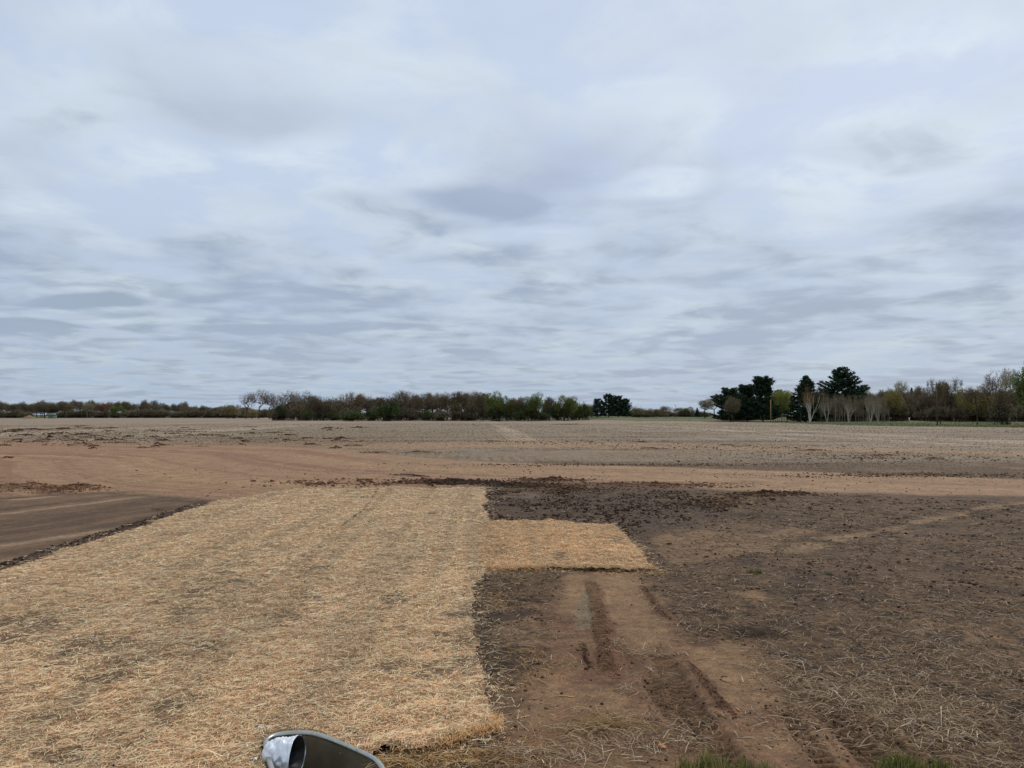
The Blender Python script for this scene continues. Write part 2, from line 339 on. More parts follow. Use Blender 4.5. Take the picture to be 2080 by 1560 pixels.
def mixc(c, col, a): return c + (np.asarray(col)[None, :] - c) * a[:, None]
def ground_colour(x, y, sp):
    r = np.hypot(x, y); n1 = fbm(x, y, 3.0, 4, 101, sp=sp); n2 = fbm(x, y, .6, 4, 103, .6, sp=sp); n3 = fbm(x, y, .15, 3, 105, .6, sp=sp)
    u = x + .0577 * y
    # near field: dirt with washed tan patches
    c = np.tile(A(95, 77, 60), (len(x), 1)); c = mixc(c, A(122, 101, 81), sstep(n1 + .6 * n2, .25, .9)); c = mixc(c, A(56, 45, 37), sstep(n2 + n3, .0, .7) * .8)
    litter = np.full(x.shape, .75)
    # far stubble field
    far = sstep(y - 47 + 3 * n1, -2, 3)
    rows = fbm(u, y * .01, 5, 4, 107, .6); rows2 = fbm(u, y * .02, .8, 2, 109, sp=sp)
    cross = fbm(x * .06, y, 7, 4, 111, .65, sp=sp)
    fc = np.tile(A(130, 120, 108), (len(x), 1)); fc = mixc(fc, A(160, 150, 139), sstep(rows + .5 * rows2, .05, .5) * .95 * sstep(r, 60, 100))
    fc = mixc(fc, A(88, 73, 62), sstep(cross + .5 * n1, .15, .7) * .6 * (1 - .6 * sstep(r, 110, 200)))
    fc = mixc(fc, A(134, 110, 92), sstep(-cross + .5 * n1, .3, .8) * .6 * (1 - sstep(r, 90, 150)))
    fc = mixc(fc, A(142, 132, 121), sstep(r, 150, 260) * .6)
    lf = (x < -5) & (r < 110); fc[lf] = mixc(fc, A(140, 112, 88), .75 * sstep(-x, 0, 25) * sstep(110 - r, 0, 40))[lf]
    c = c + (fc - c) * far[:, None]; litter = litter + (.55 - litter) * far
    m = r < 140; X, Y = x[m], y[m]; N1, N2, N3 = n1[m], n2[m], n3[m]; cc = c[m]; li = litter[m]
    b2 = sdpoly(X + 1.5 * N1, Y + 2.0 * N1, BAND2); a = sstep(b2, -1.5, 2.0) * .85; cc = mixc(cc, A(148, 126, 104), a); li *= 1 - .8 * a
    tr = sdpoly(X + .2 * N2, Y + .35 * N1 + .3 * N2, TRACK); a = sstep(tr, -.5, .9)
    q, arc, sd = pline(X, Y, TRACK[1:9]); st = fbm(q, arc * .03, 1.4, 4, 113, .6)
    tc = np.tile(A(148, 124, 102), (len(X), 1)); tc = mixc(tc, A(136, 108, 90), sstep(st, .0, .6)); tc = mixc(tc, A(158, 134, 108), sstep(-st, .15, .8) * .8)
    tc = mixc(tc, A(116, 88, 72), sstep(fbm(q * 1.3, arc * .08, .7, 4, 115, .6, sp=sp[m]), .35, .8) * .55)
    tc = mixc(tc, A(106, 82, 68), sstep(fbm(q, arc * .025, .45, 3, 141, .6, sp=sp[m]), .2, .65) * .85)
    tc = mixc(tc, A(110, 82, 67), sstep(fbm(X, Y, 1.2, 4, 117, .65, sp=sp[m]), .35, .8) * .5 * sstep(2.5 - tr, 0, 2))
    cc = cc + (tc - cc) * a[:, None]; li *= 1 - .97 * a
    # clods and low heaps are browner than the sand round them
    for (mx, my, rx, ry, mh) in MOUNDS:
        k = (np.abs(X - mx) < rx * 1.5) & (np.abs(Y - my) < ry * 1.5)
        if not k.any(): continue
        dd = np.hypot((X[k] - mx) / rx, (Y[k] - my) / ry) + .5 * fbm(X[k], Y[k], max(rx, .3), 3, 41)
        blk = A(64, 52, 45) if (my < 40 and -8 < mx < 2) else A(98, 75, 60)
        cc[k] = mixc(cc[k], blk, (1 - sstep(dd, .5, 1.1)) * .8); li[k] *= .6
    ds = sdpoly(X + .25 * N2 + .35 * N1, Y + .4 * N2, DARKSOIL); a = sstep(ds, -.45, .35)
    dc = np.tile(A(78, 64, 53), (len(X), 1)); dc = mixc(dc, A(104, 88, 76), sstep(fbm(X * .5, Y, .8, 3, 119), .25, .8)); cc = cc + (dc - cc) * a[:, None]; li = li * (1 - .6 * a)
    rk = sstep(.9 - np.abs(Y - 33.2 - .05 * (X - 2)) - .5 * N1, 0, .6) * sstep(X, -5, -2) * (1 - sstep(X, 8, 14)); cc = mixc(cc, A(112, 86, 68), rk * .6)
    dw = sdpoly(X, Y + .1 * N2, DARKWET); a = sstep(dw, -.12, .12)
    v = X * .93 - Y * .36; ws = fbm(v, (Y * .93 + X * .36) * .06, .9, 4, 121, .6)
    wc = np.tile(A(112, 93, 77), (len(X), 1)); wc = mixc(wc, A(94, 77, 63), sstep(-ws, .0, .5)); wc = mixc(wc, A(148, 130, 112), sstep(ws, .1, .6) * .85)
    wc = mixc(wc, A(70, 55, 46), np.exp(-((dw - .40) / .38) ** 2) * .95 * (Y < 26.5)); cc = cc + (wc - cc) * a[:, None]; li *= 1 - .93 * a
    md = sdpoly(X + .15 * N2, Y + .25 * N2, MUD); a = sstep(md, -.25, .35)
    mc = np.tile(A(128, 103, 83), (len(X), 1)); mc = mixc(mc, A(112, 85, 69), sstep(N2 + .7 * N1, 0, .7)); mc = mixc(mc, A(138, 115, 93), sstep(-N2 - .6 * N1, .1, .8) * .7)
    cc = cc + (mc - cc) * a[:, None]; li *= 1 - .85 * a
    for P in SANDP:
        s = sdpoly(X + .12 * N2, Y + .18 * N2, P); a = sstep(s, -.12, .12) * (.85 if P is not SANDP[-1] else .55); cc = mixc(cc, A(139, 116, 92), a); li *= 1 - .85 * a
    d, arc, sd = pline(X, Y, PATH); a = (1 - sstep(d + .40 * N2 + .15 * N1, .02, .42)) * .85; cc = mixc(cc, A(132, 112, 91), a); li *= 1 - .8 * a
    for P, hw, dep, cl in RUTS:
        d, arc, sd = pline(X + .05 * N2, Y, P); a = (1 - sstep(d + .06 * N2, hw * .5, hw * 1.5)) * ends(arc, P); cc = mixc(cc, A(102, 78, 63) if dep < 0 else A(104, 84, 68), a * .7); li *= 1 - .5 * a
    pd = sstep(sdpoly(X + .03 * N2, Y, PUDDLE), -.05, .05); cc = mixc(cc, A(124, 115, 100), pd * .8)
    # darker soil colour along the straw edge, painting in shade under the lifted lips
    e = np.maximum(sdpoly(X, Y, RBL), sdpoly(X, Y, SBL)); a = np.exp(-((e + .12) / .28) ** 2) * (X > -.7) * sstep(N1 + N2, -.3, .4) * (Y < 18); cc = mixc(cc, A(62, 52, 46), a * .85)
    for (qx, qy, rx) in [(1000, 1190, .4), (1030, 1345, .35), (1010, 1250, .25)]:
        a0, b0 = G(qx, qy); d = np.hypot((X - a0) / 1.3, Y - b0) / rx + .7 * N2; cc = mixc(cc, A(58, 50, 46), (1 - sstep(d, .4, 1.2)) * .85)
    c[m] = cc; litter[m] = li
    gr = sstep(sdpoly(x + 2 * n1, y + 4 * n1, GRASSF), -3, 5); gr = np.maximum(gr, sstep(r, 330, 420) * (x > -40)); gr = np.maximum(gr, sstep(r, 690, 760))
    gc = np.tile(A(64, 82, 42), (len(x), 1)); gc = mixc(gc, A(96, 100, 64), sstep(fbm(x, y, 14, 4, 131), .0, .7)); gc = mixc(gc, A(120, 110, 88), sstep(r, 320, 345) * (1 - sstep(r, 370, 400)) * .6)
    c = c + (gc - c) * gr[:, None]; litter = litter * (1 - gr)
    return np.concatenate([c, litter[:, None]], 1)
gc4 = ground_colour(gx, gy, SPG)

m, n = newmat('soil')
vc = n.node('ShaderNodeVertexColor', layer_name='tint', out=None)
base, lit = vc.outputs[0], vc.outputs[1]
geo = n.node('ShaderNodeNewGeometry', out=0)
f1 = n.noise(geo, 5.0, 10, .76); f2 = n.noise(geo, 32.0, 5, .7); f3 = n.noise(n.vm('MULTIPLY', geo, (1, 1, 0)), .9, 9, .75)
k = n.m('MULTIPLY', n.m('ADD', 1.0, n.m('MULTIPLY', n.m('SUBTRACT', n.ss(f1, .32, .68), .5), n.m('ADD', .5, n.m('MULTIPLY', lit, .9)))), n.ss(f2, .35, .65, .74, 1.24)); k = n.m('MULTIPLY', k, n.ss(f3, .35, .65, .82, 1.18))
c = n.mix(1.0, base, n.node('ShaderNodeCombineXYZ', [k, k, k]), 'MULTIPLY')
# fine pale fibre litter lying on the field soil
def fibres(rot, sc, seed):
    mp = n.node('ShaderNodeMapping', {'Vector': geo, 'Rotation': (0, 0, rot), 'Scale': (sc, sc * .16, 1), 'Location': (seed, seed * 2, 0)})
    mp = n.vm('ADD', mp, n.vm('MULTIPLY', n.noise(geo, 5, 2, out=1), (2.5, 1.0, 0)))
    v = n.node('ShaderNodeTexVoronoi', {'Vector': mp, 'Scale': 1.0}, out=0)
    return n.ss(v, .20, .07)
fb = n.m('MAXIMUM', n.m('MAXIMUM', fibres(.3, 55, 1), fibres(1.5, 60, 4)), n.m('MAXIMUM', fibres(2.4, 50, 7), fibres(-.6, 65, 9)))
lf = n.m('MULTIPLY', n.m('MULTIPLY', fb, lit), n.ss(f1, .42, .62, .2, .8))
c = n.mix(lf, c, A(150, 136, 121))
bn = n.m('ADD', n.m('MULTIPLY', f1, .6), n.m('MULTIPLY', f2, .38)); bn = n.m('ADD', bn, n.m('MULTIPLY', lf, .15))
bmp = n.node('ShaderNodeBump', {'Strength': 1.0, 'Distance': .05, 'Height': bn})
finish(n, c, 0.88, normal=bmp, spec=.2)
MSOIL = m
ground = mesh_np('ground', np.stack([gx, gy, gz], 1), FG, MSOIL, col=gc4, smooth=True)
tag(ground, kind='structure')
del FG

# ------------------------------------------------------------------ ribbons and stems in bulk
RNG = np.random.default_rng(7)
def ribbons(P, yaw, ln, wd, tilt, bend, col):
    """flat straws, two quads each with a kink"""
    N = len(P); d = np.stack([np.cos(yaw) * np.cos(tilt), np.sin(yaw) * np.cos(tilt), np.sin(tilt)], 1)
    y2 = yaw + bend; d2 = np.stack([np.cos(y2) * np.cos(tilt * .3), np.sin(y2) * np.cos(tilt * .3), np.sin(tilt) * .3 - .15 * np.abs(np.sin(tilt))], 1)
    roll = RNG.normal(0, .5, N); s = np.stack([-np.sin(yaw) * np.cos(roll), np.cos(yaw) * np.cos(roll), np.sin(roll)], 1) * wd[:, None] / 2
    a = P - d * ln[:, None] / 2; b = P; c2 = P + d2 * ln[:, None] / 2
    V = np.stack([a - s, a + s, b - s, b + s, c2 - s, c2 + s], 1).reshape(-1, 3)
    o = np.arange(N, dtype=np.int64)[:, None] * 6
    F = np.concatenate([o + [0, 2, 3, 1], o + [2, 4, 5, 3]]); return V, F, np.repeat(col, 6, axis=0)
def stems(P, yaw, ln, r, lift, curv, col, K=5, arch=.25):
    """thin three-sided stalks that curve"""
    N = len(P); pts = np.zeros((N, K, 3)); q = P.copy(); h = yaw.copy(); st = ln / (K - 1)
    pts[:, 0] = q
    for k in range(1, K):
        h = h + curv / (K - 1) + RNG.normal(0, .22, N) * (RNG.uniform(0, 1, N) < .4); el = lift * np.cos(math.pi * (k - .5) / (K - 1) * 1.1) + arch * 0
        q = q + np.stack([np.cos(h) * np.cos(el), np.sin(h) * np.cos(el), np.sin(el)], 1) * st[:, None]; pts[:, k] = q
    V = np.zeros((N, K, 3, 3)); side = np.stack([-np.sin(yaw), np.cos(yaw), 0 * yaw], 1)
    for j in range(3):
        a = j * 2.094 + .5
        taper = np.linspace(1, .55, K)[None, :, None]
        V[:, :, j] = pts + (side[:, None] * math.cos(a) + np.array([0, 0, 1.0])[None, None] * math.sin(a)) * r[:, None, None] * taper
    o = (np.arange(N) * K * 3)[:, None, None, None] + (np.arange(K - 1) * 3)[None, :, None, None]
    jj = np.arange(3); base = np.stack([jj, (jj + 1) % 3, (jj + 1) % 3 + 3, jj + 3], 1)[None, None]
    F = (o + base).reshape(-1, 4); return V.reshape(-1, 3), F, np.repeat(col, K * 3, axis=0)
def pal(N, cols, jit=.12):
    cols = np.array([A(*c) for c in cols]); c = cols[RNG.integers(0, len(cols), N)]
    return np.clip(c * (1 + RNG.normal(0, jit, (N, 1))), .01, .9)

# ------------------------------------------------------------------ straw erosion blankets
m, n = newmat('straw_mat')
geo = n.node('ShaderNodeNewGeometry', out=0)
vc = n.node('ShaderNodeVertexColor', layer_name='tint', out=None)
def sf(rot, sc, seed):
    mp = n.node('ShaderNodeMapping', {'Vector': geo, 'Rotation': (0, 0, rot), 'Scale': (sc, sc * .14, 1), 'Location': (seed, seed * 2, 0)})
    mp = n.vm('ADD', mp, n.vm('MULTIPLY', n.noise(geo, 8, 2, out=1), (3.0, 1.0, 0)))
    return n.node('ShaderNodeTexVoronoi', {'Vector': mp, 'Scale': 1.0}, out=None)
acc = None; hgt = None
for rot, sc, sd in ((.2, 60, 1), (1.2, 70, 3), (2.2, 55, 6), (-.7, 65, 8)):
    v = sf(rot, sc, sd); fmask = n.ss(v.outputs[0], .42, .15)
    hgt = fmask if hgt is None else n.m('MAXIMUM', hgt, fmask)
f1 = n.noise(geo, 30, 6, .7); f2 = n.noise(geo, 3.0, 6, .6)
cc = n.mix(hgt, A(172, 145, 118), A(247, 221, 191)); cc = n.mix(n.ss(f1, .60, .78), cc, A(96, 76, 58)); k = n.ss(f2, .3, .7, .86, 1.12)
cc = n.mix(1.0, cc, n.node('ShaderNodeCombineXYZ', [k, k, k]), 'MULTIPLY')
cc = n.mix(vc.outputs[1], cc, vc.outputs[0])
bmp = n.node('ShaderNodeBump', {'Strength': 1.0, 'Distance': .03, 'Height': n.m('ADD', hgt, n.m('MULTIPLY', f1, .8))})
finish(n, cc, .8, normal=bmp, spec=.15); MSTRAW = m
MSTR = tint_mat('loose_straw', (1.13, 1.165, 1.17), trans=.34, rough=.65, spec=.3)

SEAM = GP([(770, 994), (742, 1036), (695, 1072), (610, 1138), (545, 1195), (470, 1265), (395, 1345)])
LIPS = [(GP([(1006, 1466), (1002, 1486), (930, 1506), (850, 1534), (800, 1528)]), .045), (GP([(1335, 1161), (1240, 1163), (1120, 1157), (1060, 1160), (985, 1157)]), .03)]
THIN = [(440, 1195, .9), (430, 1215, .7), (375, 1245, .5), (620, 1215, .5), (690, 1355, .28), (788, 1360, .3), (805, 1225, .5), (870, 1375, .25), (890, 1045, .4), (570, 1260, .4), (190, 1330, .8), (250, 1370, .6),
        (110, 1545, .35), (350, 1440, .35), (50, 1275, 1.0), (1020, 1125, .5), (1265, 1100, .5), (990, 1100, .35), (1145, 1135, .3), (410, 1325, .5), (950, 1250, .4), (955, 1350, .35), (930, 1300, .3), (640, 1160, .4)]
THINP = np.array([(*G(a, b), c) for a, b, c in THIN])
def thin_and_shade(x, y):
    """0 = full cover, 1 = soil shows through"""
    t = sstep(fbm(x, y * .6, 1.1, 5, 201, .65), .25, .95) * .42 + .26 * sstep(fbm(x + .03 * y, y * .035, .42, 3, 207, .6), .0, .7)
    t = np.maximum(t, sstep(fbm(x, y, .22, 3, 205, .6), .45, .95) * .6)
    d, arc, s_ = pline(x, y, SEAM); t = np.maximum(t, .8 * np.exp(-(d / .03) ** 2) * (1 - sstep(arc, 8, 15)) * (1 + .8 * fbm(arc, arc * 0, .8, 2, 9)))  # narrow dark line painted along the seam as the overlap's edge shadow
    for a, b, r in THINP:
        d = np.hypot((x - a), (y - b) * .7) / r; t = np.maximum(t, (1 - sstep(d + .9 * fbm(x, y, .22, 4, 203, .7), .1, 1.1)) * .8)
    return t
def blanket(name, poly, label, hold, extra_lift=0.0, dens=1.0, cols=None, seed=0):
    lo = poly.min(0) - .3; hi = poly.max(0) + .3
    lo[1] = max(lo[1], 4.0); lo[0] = max(lo[0], -22.0)
    st = .035; xs = np.arange(lo[0], hi[0], st); ys = np.arange(lo[1], hi[1], st)
    X, Y = np.meshgrid(xs, ys, indexing='ij'); x = X.ravel(); y = Y.ravel()
    def sdist(x, y):
        e = .07 * fbm(x, y, .5, 4, 301, .65) + .11 * fbm(x, y, 1.6, 3, 302, .6); e = e * sstep(pline(x, y, SEAM)[0], .05, .4) + .04 * (1 - sstep(pline(x, y, SEAM)[0], .0, .2)); s = sdpoly(x, y, poly) + e
        return np.minimum(s, -sdpoly(x, y, WELL) - .03)
    sd = sdist(x, y); keep = sd > -.06
    keep &= np.abs(np.degrees(np.arctan2(x, y))) < 42
    def lift(x, y, sd):
        z = .028 * sstep(sd, -.06, .05) + .014 * fbm(x, y, .25, 3, 303, .6) + .02 * fbm(x, y, 1.1, 2, 305)
        for P, a in LIPS:
            d, arc, s = pline(x, y, P); z = z + a * np.exp(-(d / .22) ** 2) * (1 + .5 * fbm(arc, arc * 0, .5, 2, 7)) * (sd > -.2)
        d, arc, s = pline(x, y, SEAM); z = z + (.03 if extra_lift else .0) * np.exp(-(d / .06) ** 2)
        return z + .01 + extra_lift
    z = H(x, y, detail=True) + lift(x, y, sd)
    I = np.arange(len(x)).reshape(X.shape); K = keep.reshape(X.shape)
    q = np.stack([I[:-1, :-1], I[1:, :-1], I[1:, 1:], I[:-1, 1:]], -1); kk = K[:-1, :-1] & K[1:, :-1] & K[1:, 1:] & K[:-1, 1:]
    F = q[kk]; used = np.unique(F); rem = -np.ones(len(x), int); rem[used] = np.arange(len(used)); F = rem[F]
    x, y, z, sd = x[used], y[used], z[used], sd[used]
    th = thin_and_shade(x, y); soil = np.array([A(92, 74, 60)]).repeat(len(x), 0); g = fbm(x, y, .5, 3, 307) > 0.1; soil[g] = A(88, 80, 72)  # soil tint for thin spots, also colours the painted seam shadow
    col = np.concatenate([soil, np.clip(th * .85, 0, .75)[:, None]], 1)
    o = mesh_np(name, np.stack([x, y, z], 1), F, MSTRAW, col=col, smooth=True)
    tag(o, label, 'straw blanket', 'straw erosion blankets laid on the dirt')
    # the straws themselves
    allV, allF, allC, off = [], [], [], 0
    rings = [(4, 8, 3000), (8, 11, 2100), (11, 15, 1200), (15, 20, 650), (20, 27, 320), (27, 38, 150)]
    for r0, r1, dn in rings:
        a0, a1 = math.radians(-36), math.radians(20); area = (r1 * r1 - r0 * r0) / 2 * (a1 - a0); N = int(area * dn * dens)
        rr_ = np.sqrt(RNG.uniform(r0 * r0, r1 * r1, N)); aa = RNG.uniform(a0, a1, N); x = rr_ * np.sin(aa); y = rr_ * np.cos(aa)
        k = (x > lo[0]) & (x < hi[0]) & (y > lo[1]) & (y < hi[1]); x, y = x[k], y[k]
        sd = sdist(x, y); th = thin_and_shade(x, y)
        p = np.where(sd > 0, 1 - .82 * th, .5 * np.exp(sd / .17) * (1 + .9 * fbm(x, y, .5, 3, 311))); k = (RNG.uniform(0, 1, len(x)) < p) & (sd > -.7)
        k &= sdpoly(x, y, WELL) < -.06
        x, y, sd = x[k], y[k], sd[k]; N = len(x)
        if not N: continue
        wide = {4: 1, 8: 1.1, 11: 1.4, 15: 1.8, 20: 2.4, 27: 3.2}[r0]
        z = H(x, y) + np.where(sd > -.05, lift(x, y, sd), .006) + RNG.gamma(1.6, .006, N)
        yaw = RNG.uniform(0, math.pi, N); b = RNG.uniform(0, 1, N) < .2; yaw = np.where(b, RNG.normal(.9, .5, N), yaw)
        ln = np.clip(RNG.lognormal(math.log(.075), .45, N), .02, .26) * (1 + .15 * (wide - 1)); wd = np.clip(RNG.normal(.0050, .0014, N), .0025, .011) * wide
        tilt = RNG.normal(0, .22, N) + (RNG.uniform(0, 1, N) < .10) * RNG.uniform(.2, 1.1, N)
        pc = pal(N, cols or [(250, 222, 196), (244, 214, 187), (252, 229, 209), (236, 204, 177), (214, 183, 156), (254, 236, 219), (172, 141, 114), (247, 221, 195)], .13)
        big = fbm(x, y, 2.2, 3, 309)[:, None]; pc = pc * (1 + .10 * big * np.array([[1.0, .9, .8]])) * (1 - .10 * sstep(fbm(x + .03 * y, y * .035, .42, 3, 207, .6), -.1, .8)[:, None])
        V, F, C = ribbons(np.stack([x, y, z], 1), yaw, ln, wd, tilt, RNG.normal(0, .35, N), pc)
        allV.append(V); allF.append(F + off); allC.append(C); off += len(V)
    for P, a in LIPS:                                        # frayed straws hanging over the lifted edges
        N = 1500; t_ = RNG.uniform(0, len(P) - 1.001, N); i_ = t_.astype(int); q_ = P[i_] * (1 - (t_ - i_)[:, None]) + P[i_ + 1] * (t_ - i_)[:, None] + RNG.normal(0, .035, (N, 2))
        x, y = q_.T; k = (np.abs(sdpoly(x, y, poly)) < .12) & (sdpoly(x, y, WELL) < -.03); x, y = x[k], y[k]; N = len(x)
        if N:
            V, F, C = ribbons(np.stack([x, y, H(x, y) + RNG.uniform(.0, a + .03, N)], 1), RNG.normal(-1.4, .7, N), RNG.uniform(.04, .14, N), RNG.uniform(.003, .006, N), RNG.normal(-.35, .3, N), RNG.normal(0, .4, N), pal(N, [(226, 196, 152), (204, 170, 126), (168, 134, 96), (238, 212, 172)], .13))
            allV.append(V); allF.append(F + off); allC.append(C); off += len(V)
    so = mesh_np('straw', np.concatenate(allV), np.concatenate(allF), MSTR, parent=o, col=np.concatenate(allC)); tag(so, kind='stuff')
    return o
blanket('straw_blanket', RBL, 'straw mat strip right of the diagonal seam, beside the muddy ruts', 0)
blanket('straw_blanket', LBL, 'straw mat strip left of the diagonal seam, beside the smooth dark dirt', 0, extra_lift=.010)
blanket('straw_blanket', SBL, 'short golden straw mat sticking out to the right between dark soil and muddy ruts', 0, extra_lift=.01, dens=1.15,
        cols=[(242, 208, 172), (230, 194, 156), (246, 217, 186), (212, 176, 140), (180, 144, 110), (238, 209, 176)])

# ------------------------------------------------------------------ dead stalks and litter (nobody could count them)
MSTEM = tint_mat('dead_stalk', rough=.75, spec=.2)
GREY = [(156, 141, 124), (138, 122, 105), (176, 162, 145), (120, 102, 85), (192, 178, 160), (98, 80, 66), (206, 194, 176), (146, 124, 100), (84, 68, 56)]
def litter_prob(x, y):
    c = ground_colour(x, y, np.full(x.shape, .03)); e = np.maximum(np.maximum(sdpoly(x, y, RBL), sdpoly(x, y, LBL)), sdpoly(x, y, SBL))
    wl = sdpoly(x, y, WELL); return c[:, 3] * (e < 0) * (wl < -.05)
allV, allF, allC, off = [], [], [], 0
def add_stems(x, y, N=None, lnm=.13, rad=.0022, up=.2, cols=GREY, K=5, base=0.0, curv=.55):
    global off
    N = len(x); z = H(x, y) + .004 + base
    ln = np.clip(RNG.lognormal(math.log(lnm), .55, N), .03, .75); r = np.clip(RNG.lognormal(math.log(rad), .35, N), .0008, .02)
    V, F, C = stems(np.stack([x, y, z], 1), RNG.uniform(0, 2 * math.pi, N), ln, r, np.abs(RNG.normal(0, up, N)), RNG.normal(0, curv, N) * (RNG.uniform(0, 1, N) < .55), pal(N, cols, .12), K)
    allV.append(V); allF.append(F + off); allC.append(C); off += len(V)
for r0, r1, dn, lnm, rad_, K in [(4.5, 9, 620, .065, .0021, 4), (9, 13, 520, .08, .0028, 4), (13, 19, 330, .10, .0038, 3), (19, 31, 150, .13, .0052, 3)]:
    a0, a1 = math.radians(-12), math.radians(38); N = int((r1 * r1 - r0 * r0) / 2 * (a1 - a0) * dn)
    q = np.sqrt(RNG.uniform(r0 * r0, r1 * r1, N)); a = RNG.uniform(a0, a1, N); x = q * np.sin(a); y = q * np.cos(a)
    p = litter_prob(x, y); p = p * sstep(fbm(x, y, .8, 4, 401, .6), -.7, .5); k = RNG.uniform(0, 1, N) < p; add_stems(x[k], y[k], None, lnm, rad_, K=K)
# denser drifts of stalks
DRIFT = [(1290, 1490, .75, .30, 220), (1250, 1505, .5, .25, 160), (1360, 1505, .4, .12, 90), (1640, 1385, .6, .28, 330), (1740, 1420, .7, .30, 420), (1850, 1440, .8, .30, 420), (1960, 1430, .9, .35, 420),
         (1560, 1345, .4, .3, 130), (1330, 1330, .3, .10, 60), (1900, 1490, .7, .25, 380), (2010, 1540, .6, .3, 220), (1830, 1380, .8, .4, 300), (1990, 1360, .9, .5, 330), (1480, 1290, .6, .3, 120),
         (1255, 1315, .1, .14, 40), (1275, 1400, .08, .1, 26), (1140, 1350, .4, .08, 40), (1560, 1470, .3, .2, 50), (1660, 1500, .4, .25, 60), (1440, 1180, 1.0, .5, 220), (1500, 1240, 1.2, .5, 260), (1800, 1300, 1.5, .8, 500),
         (2000, 1250, 1.5, .9, 420), (1050, 1540, .3, .15, 90), (1150, 1545, .5, .12, 120), (1420, 1470, .15, .1, 25), (1330, 1370, .3, .05, 25)]
for (qx, qy, sx, sy, N) in DRIFT:
    N = int(N * 1.5); cx, cy = G(qx, qy); x = cx + RNG.normal(0, sx * .6, N); y = cy + RNG.normal(0, sy, N)
    k = (sdpoly(x, y, RBL) < -.05) & (sdpoly(x, y, WELL) < -.05) & (sdpoly(x, y, SBL) < 0); x, y = x[k], y[k]
    add_stems(x, y, None, .115 if cy < 9.5 else .15, .0028, up=.3, curv=.35, base=np.abs(RNG.normal(0, .02, len(x))), cols=[(176, 160, 142), (150, 134, 118), (196, 184, 168), (132, 114, 98), (206, 196, 180), (168, 144, 112)])
for (qx, qy, sx, sy, N) in [(960, 1540, .35, .12, 260), (1030, 1520, .3, .15, 90), (880, 1550, .35, .10, 300), (820, 1545, .25, .1, 240), (1060, 1345, .3, .35, 200), (1010, 1220, .35, .5, 300), (1040, 1180, .4, .3, 140), (1240, 1470, .3, .15, 90), (1350, 1168, .3, .2, 70)]:
    cx, cy = G(qx, qy); x = cx + RNG.normal(0, sx, N); y = cy + RNG.normal(0, sy, N); k = (sdpoly(x, y, WELL) < -.08); x, y = x[k], y[k]
    add_stems(x, y, None, .11, .0026, up=.3, cols=[(200, 172, 128), (178, 146, 100), (214, 192, 150), (160, 128, 88)])
o = mesh_np('dead_stalks', np.concatenate(allV), np.concatenate(allF), MSTEM, col=np.concatenate(allC))
tag(o, 'grey and tan dead plant stalks littering the bare soil', 'plant litter', kind='stuff')

# stubble standing in the far field
allV, allF, allC, off = [], [], [], 0
for r0, r1, dn, wd, hh in [(38, 62, 34, .011, .09), (62, 90, 20, .018, .11), (90, 140, 8, .032, .13), (140, 260, 2.2, .06, .15)]:
    a0, a1 = math.radians(-38), math.radians(38); N = int((r1 * r1 - r0 * r0) / 2 * (a1 - a0) * dn)
    q = np.sqrt(RNG.uniform(r0 * r0, r1 * r1, N)); a = RNG.uniform(a0, a1, N); x = q * np.sin(a); y = q * np.cos(a)
    u = x + .0577 * y; uu = np.round(u / .76) * .76 + RNG.normal(0, .10, N); x = np.where(RNG.uniform(0, 1, N) < .6, uu - .0577 * y, x)
    p = ground_colour(x, y, np.full(N, .3))[:, 3]; p = p * sstep(fbm(x * .35, y, 4, 4, 411, .6), -.5, .5); k = RNG.uniform(0, 1, N) < p * 1.2; x, y = x[k], y[k]; N = len(x)
    P = np.stack([x, y, H(x, y, np.full(N, r0 * .01)) + .02], 1)
    V, F, C = stems(P, RNG.uniform(0, 6.28, N), np.clip(RNG.lognormal(math.log(hh), .4, N), .04, .4), np.full(N, wd) * RNG.uniform(.5, 1, N), RNG.uniform(.2, 1.3, N), RNG.normal(0, .5, N),
                    pal(N, [(170, 158, 140), (186, 176, 160), (148, 134, 116), (204, 194, 178), (126, 110, 92)], .12), 3)
    allV.append(V); allF.append(F + off); allC.append(C); off += len(V)
o = mesh_np('crop_stubble', np.concatenate(allV), np.concatenate(allF), MSTEM, col=np.concatenate(allC))
tag(o, 'pale crop stubble in rows across the far field', 'stubble', kind='stuff')

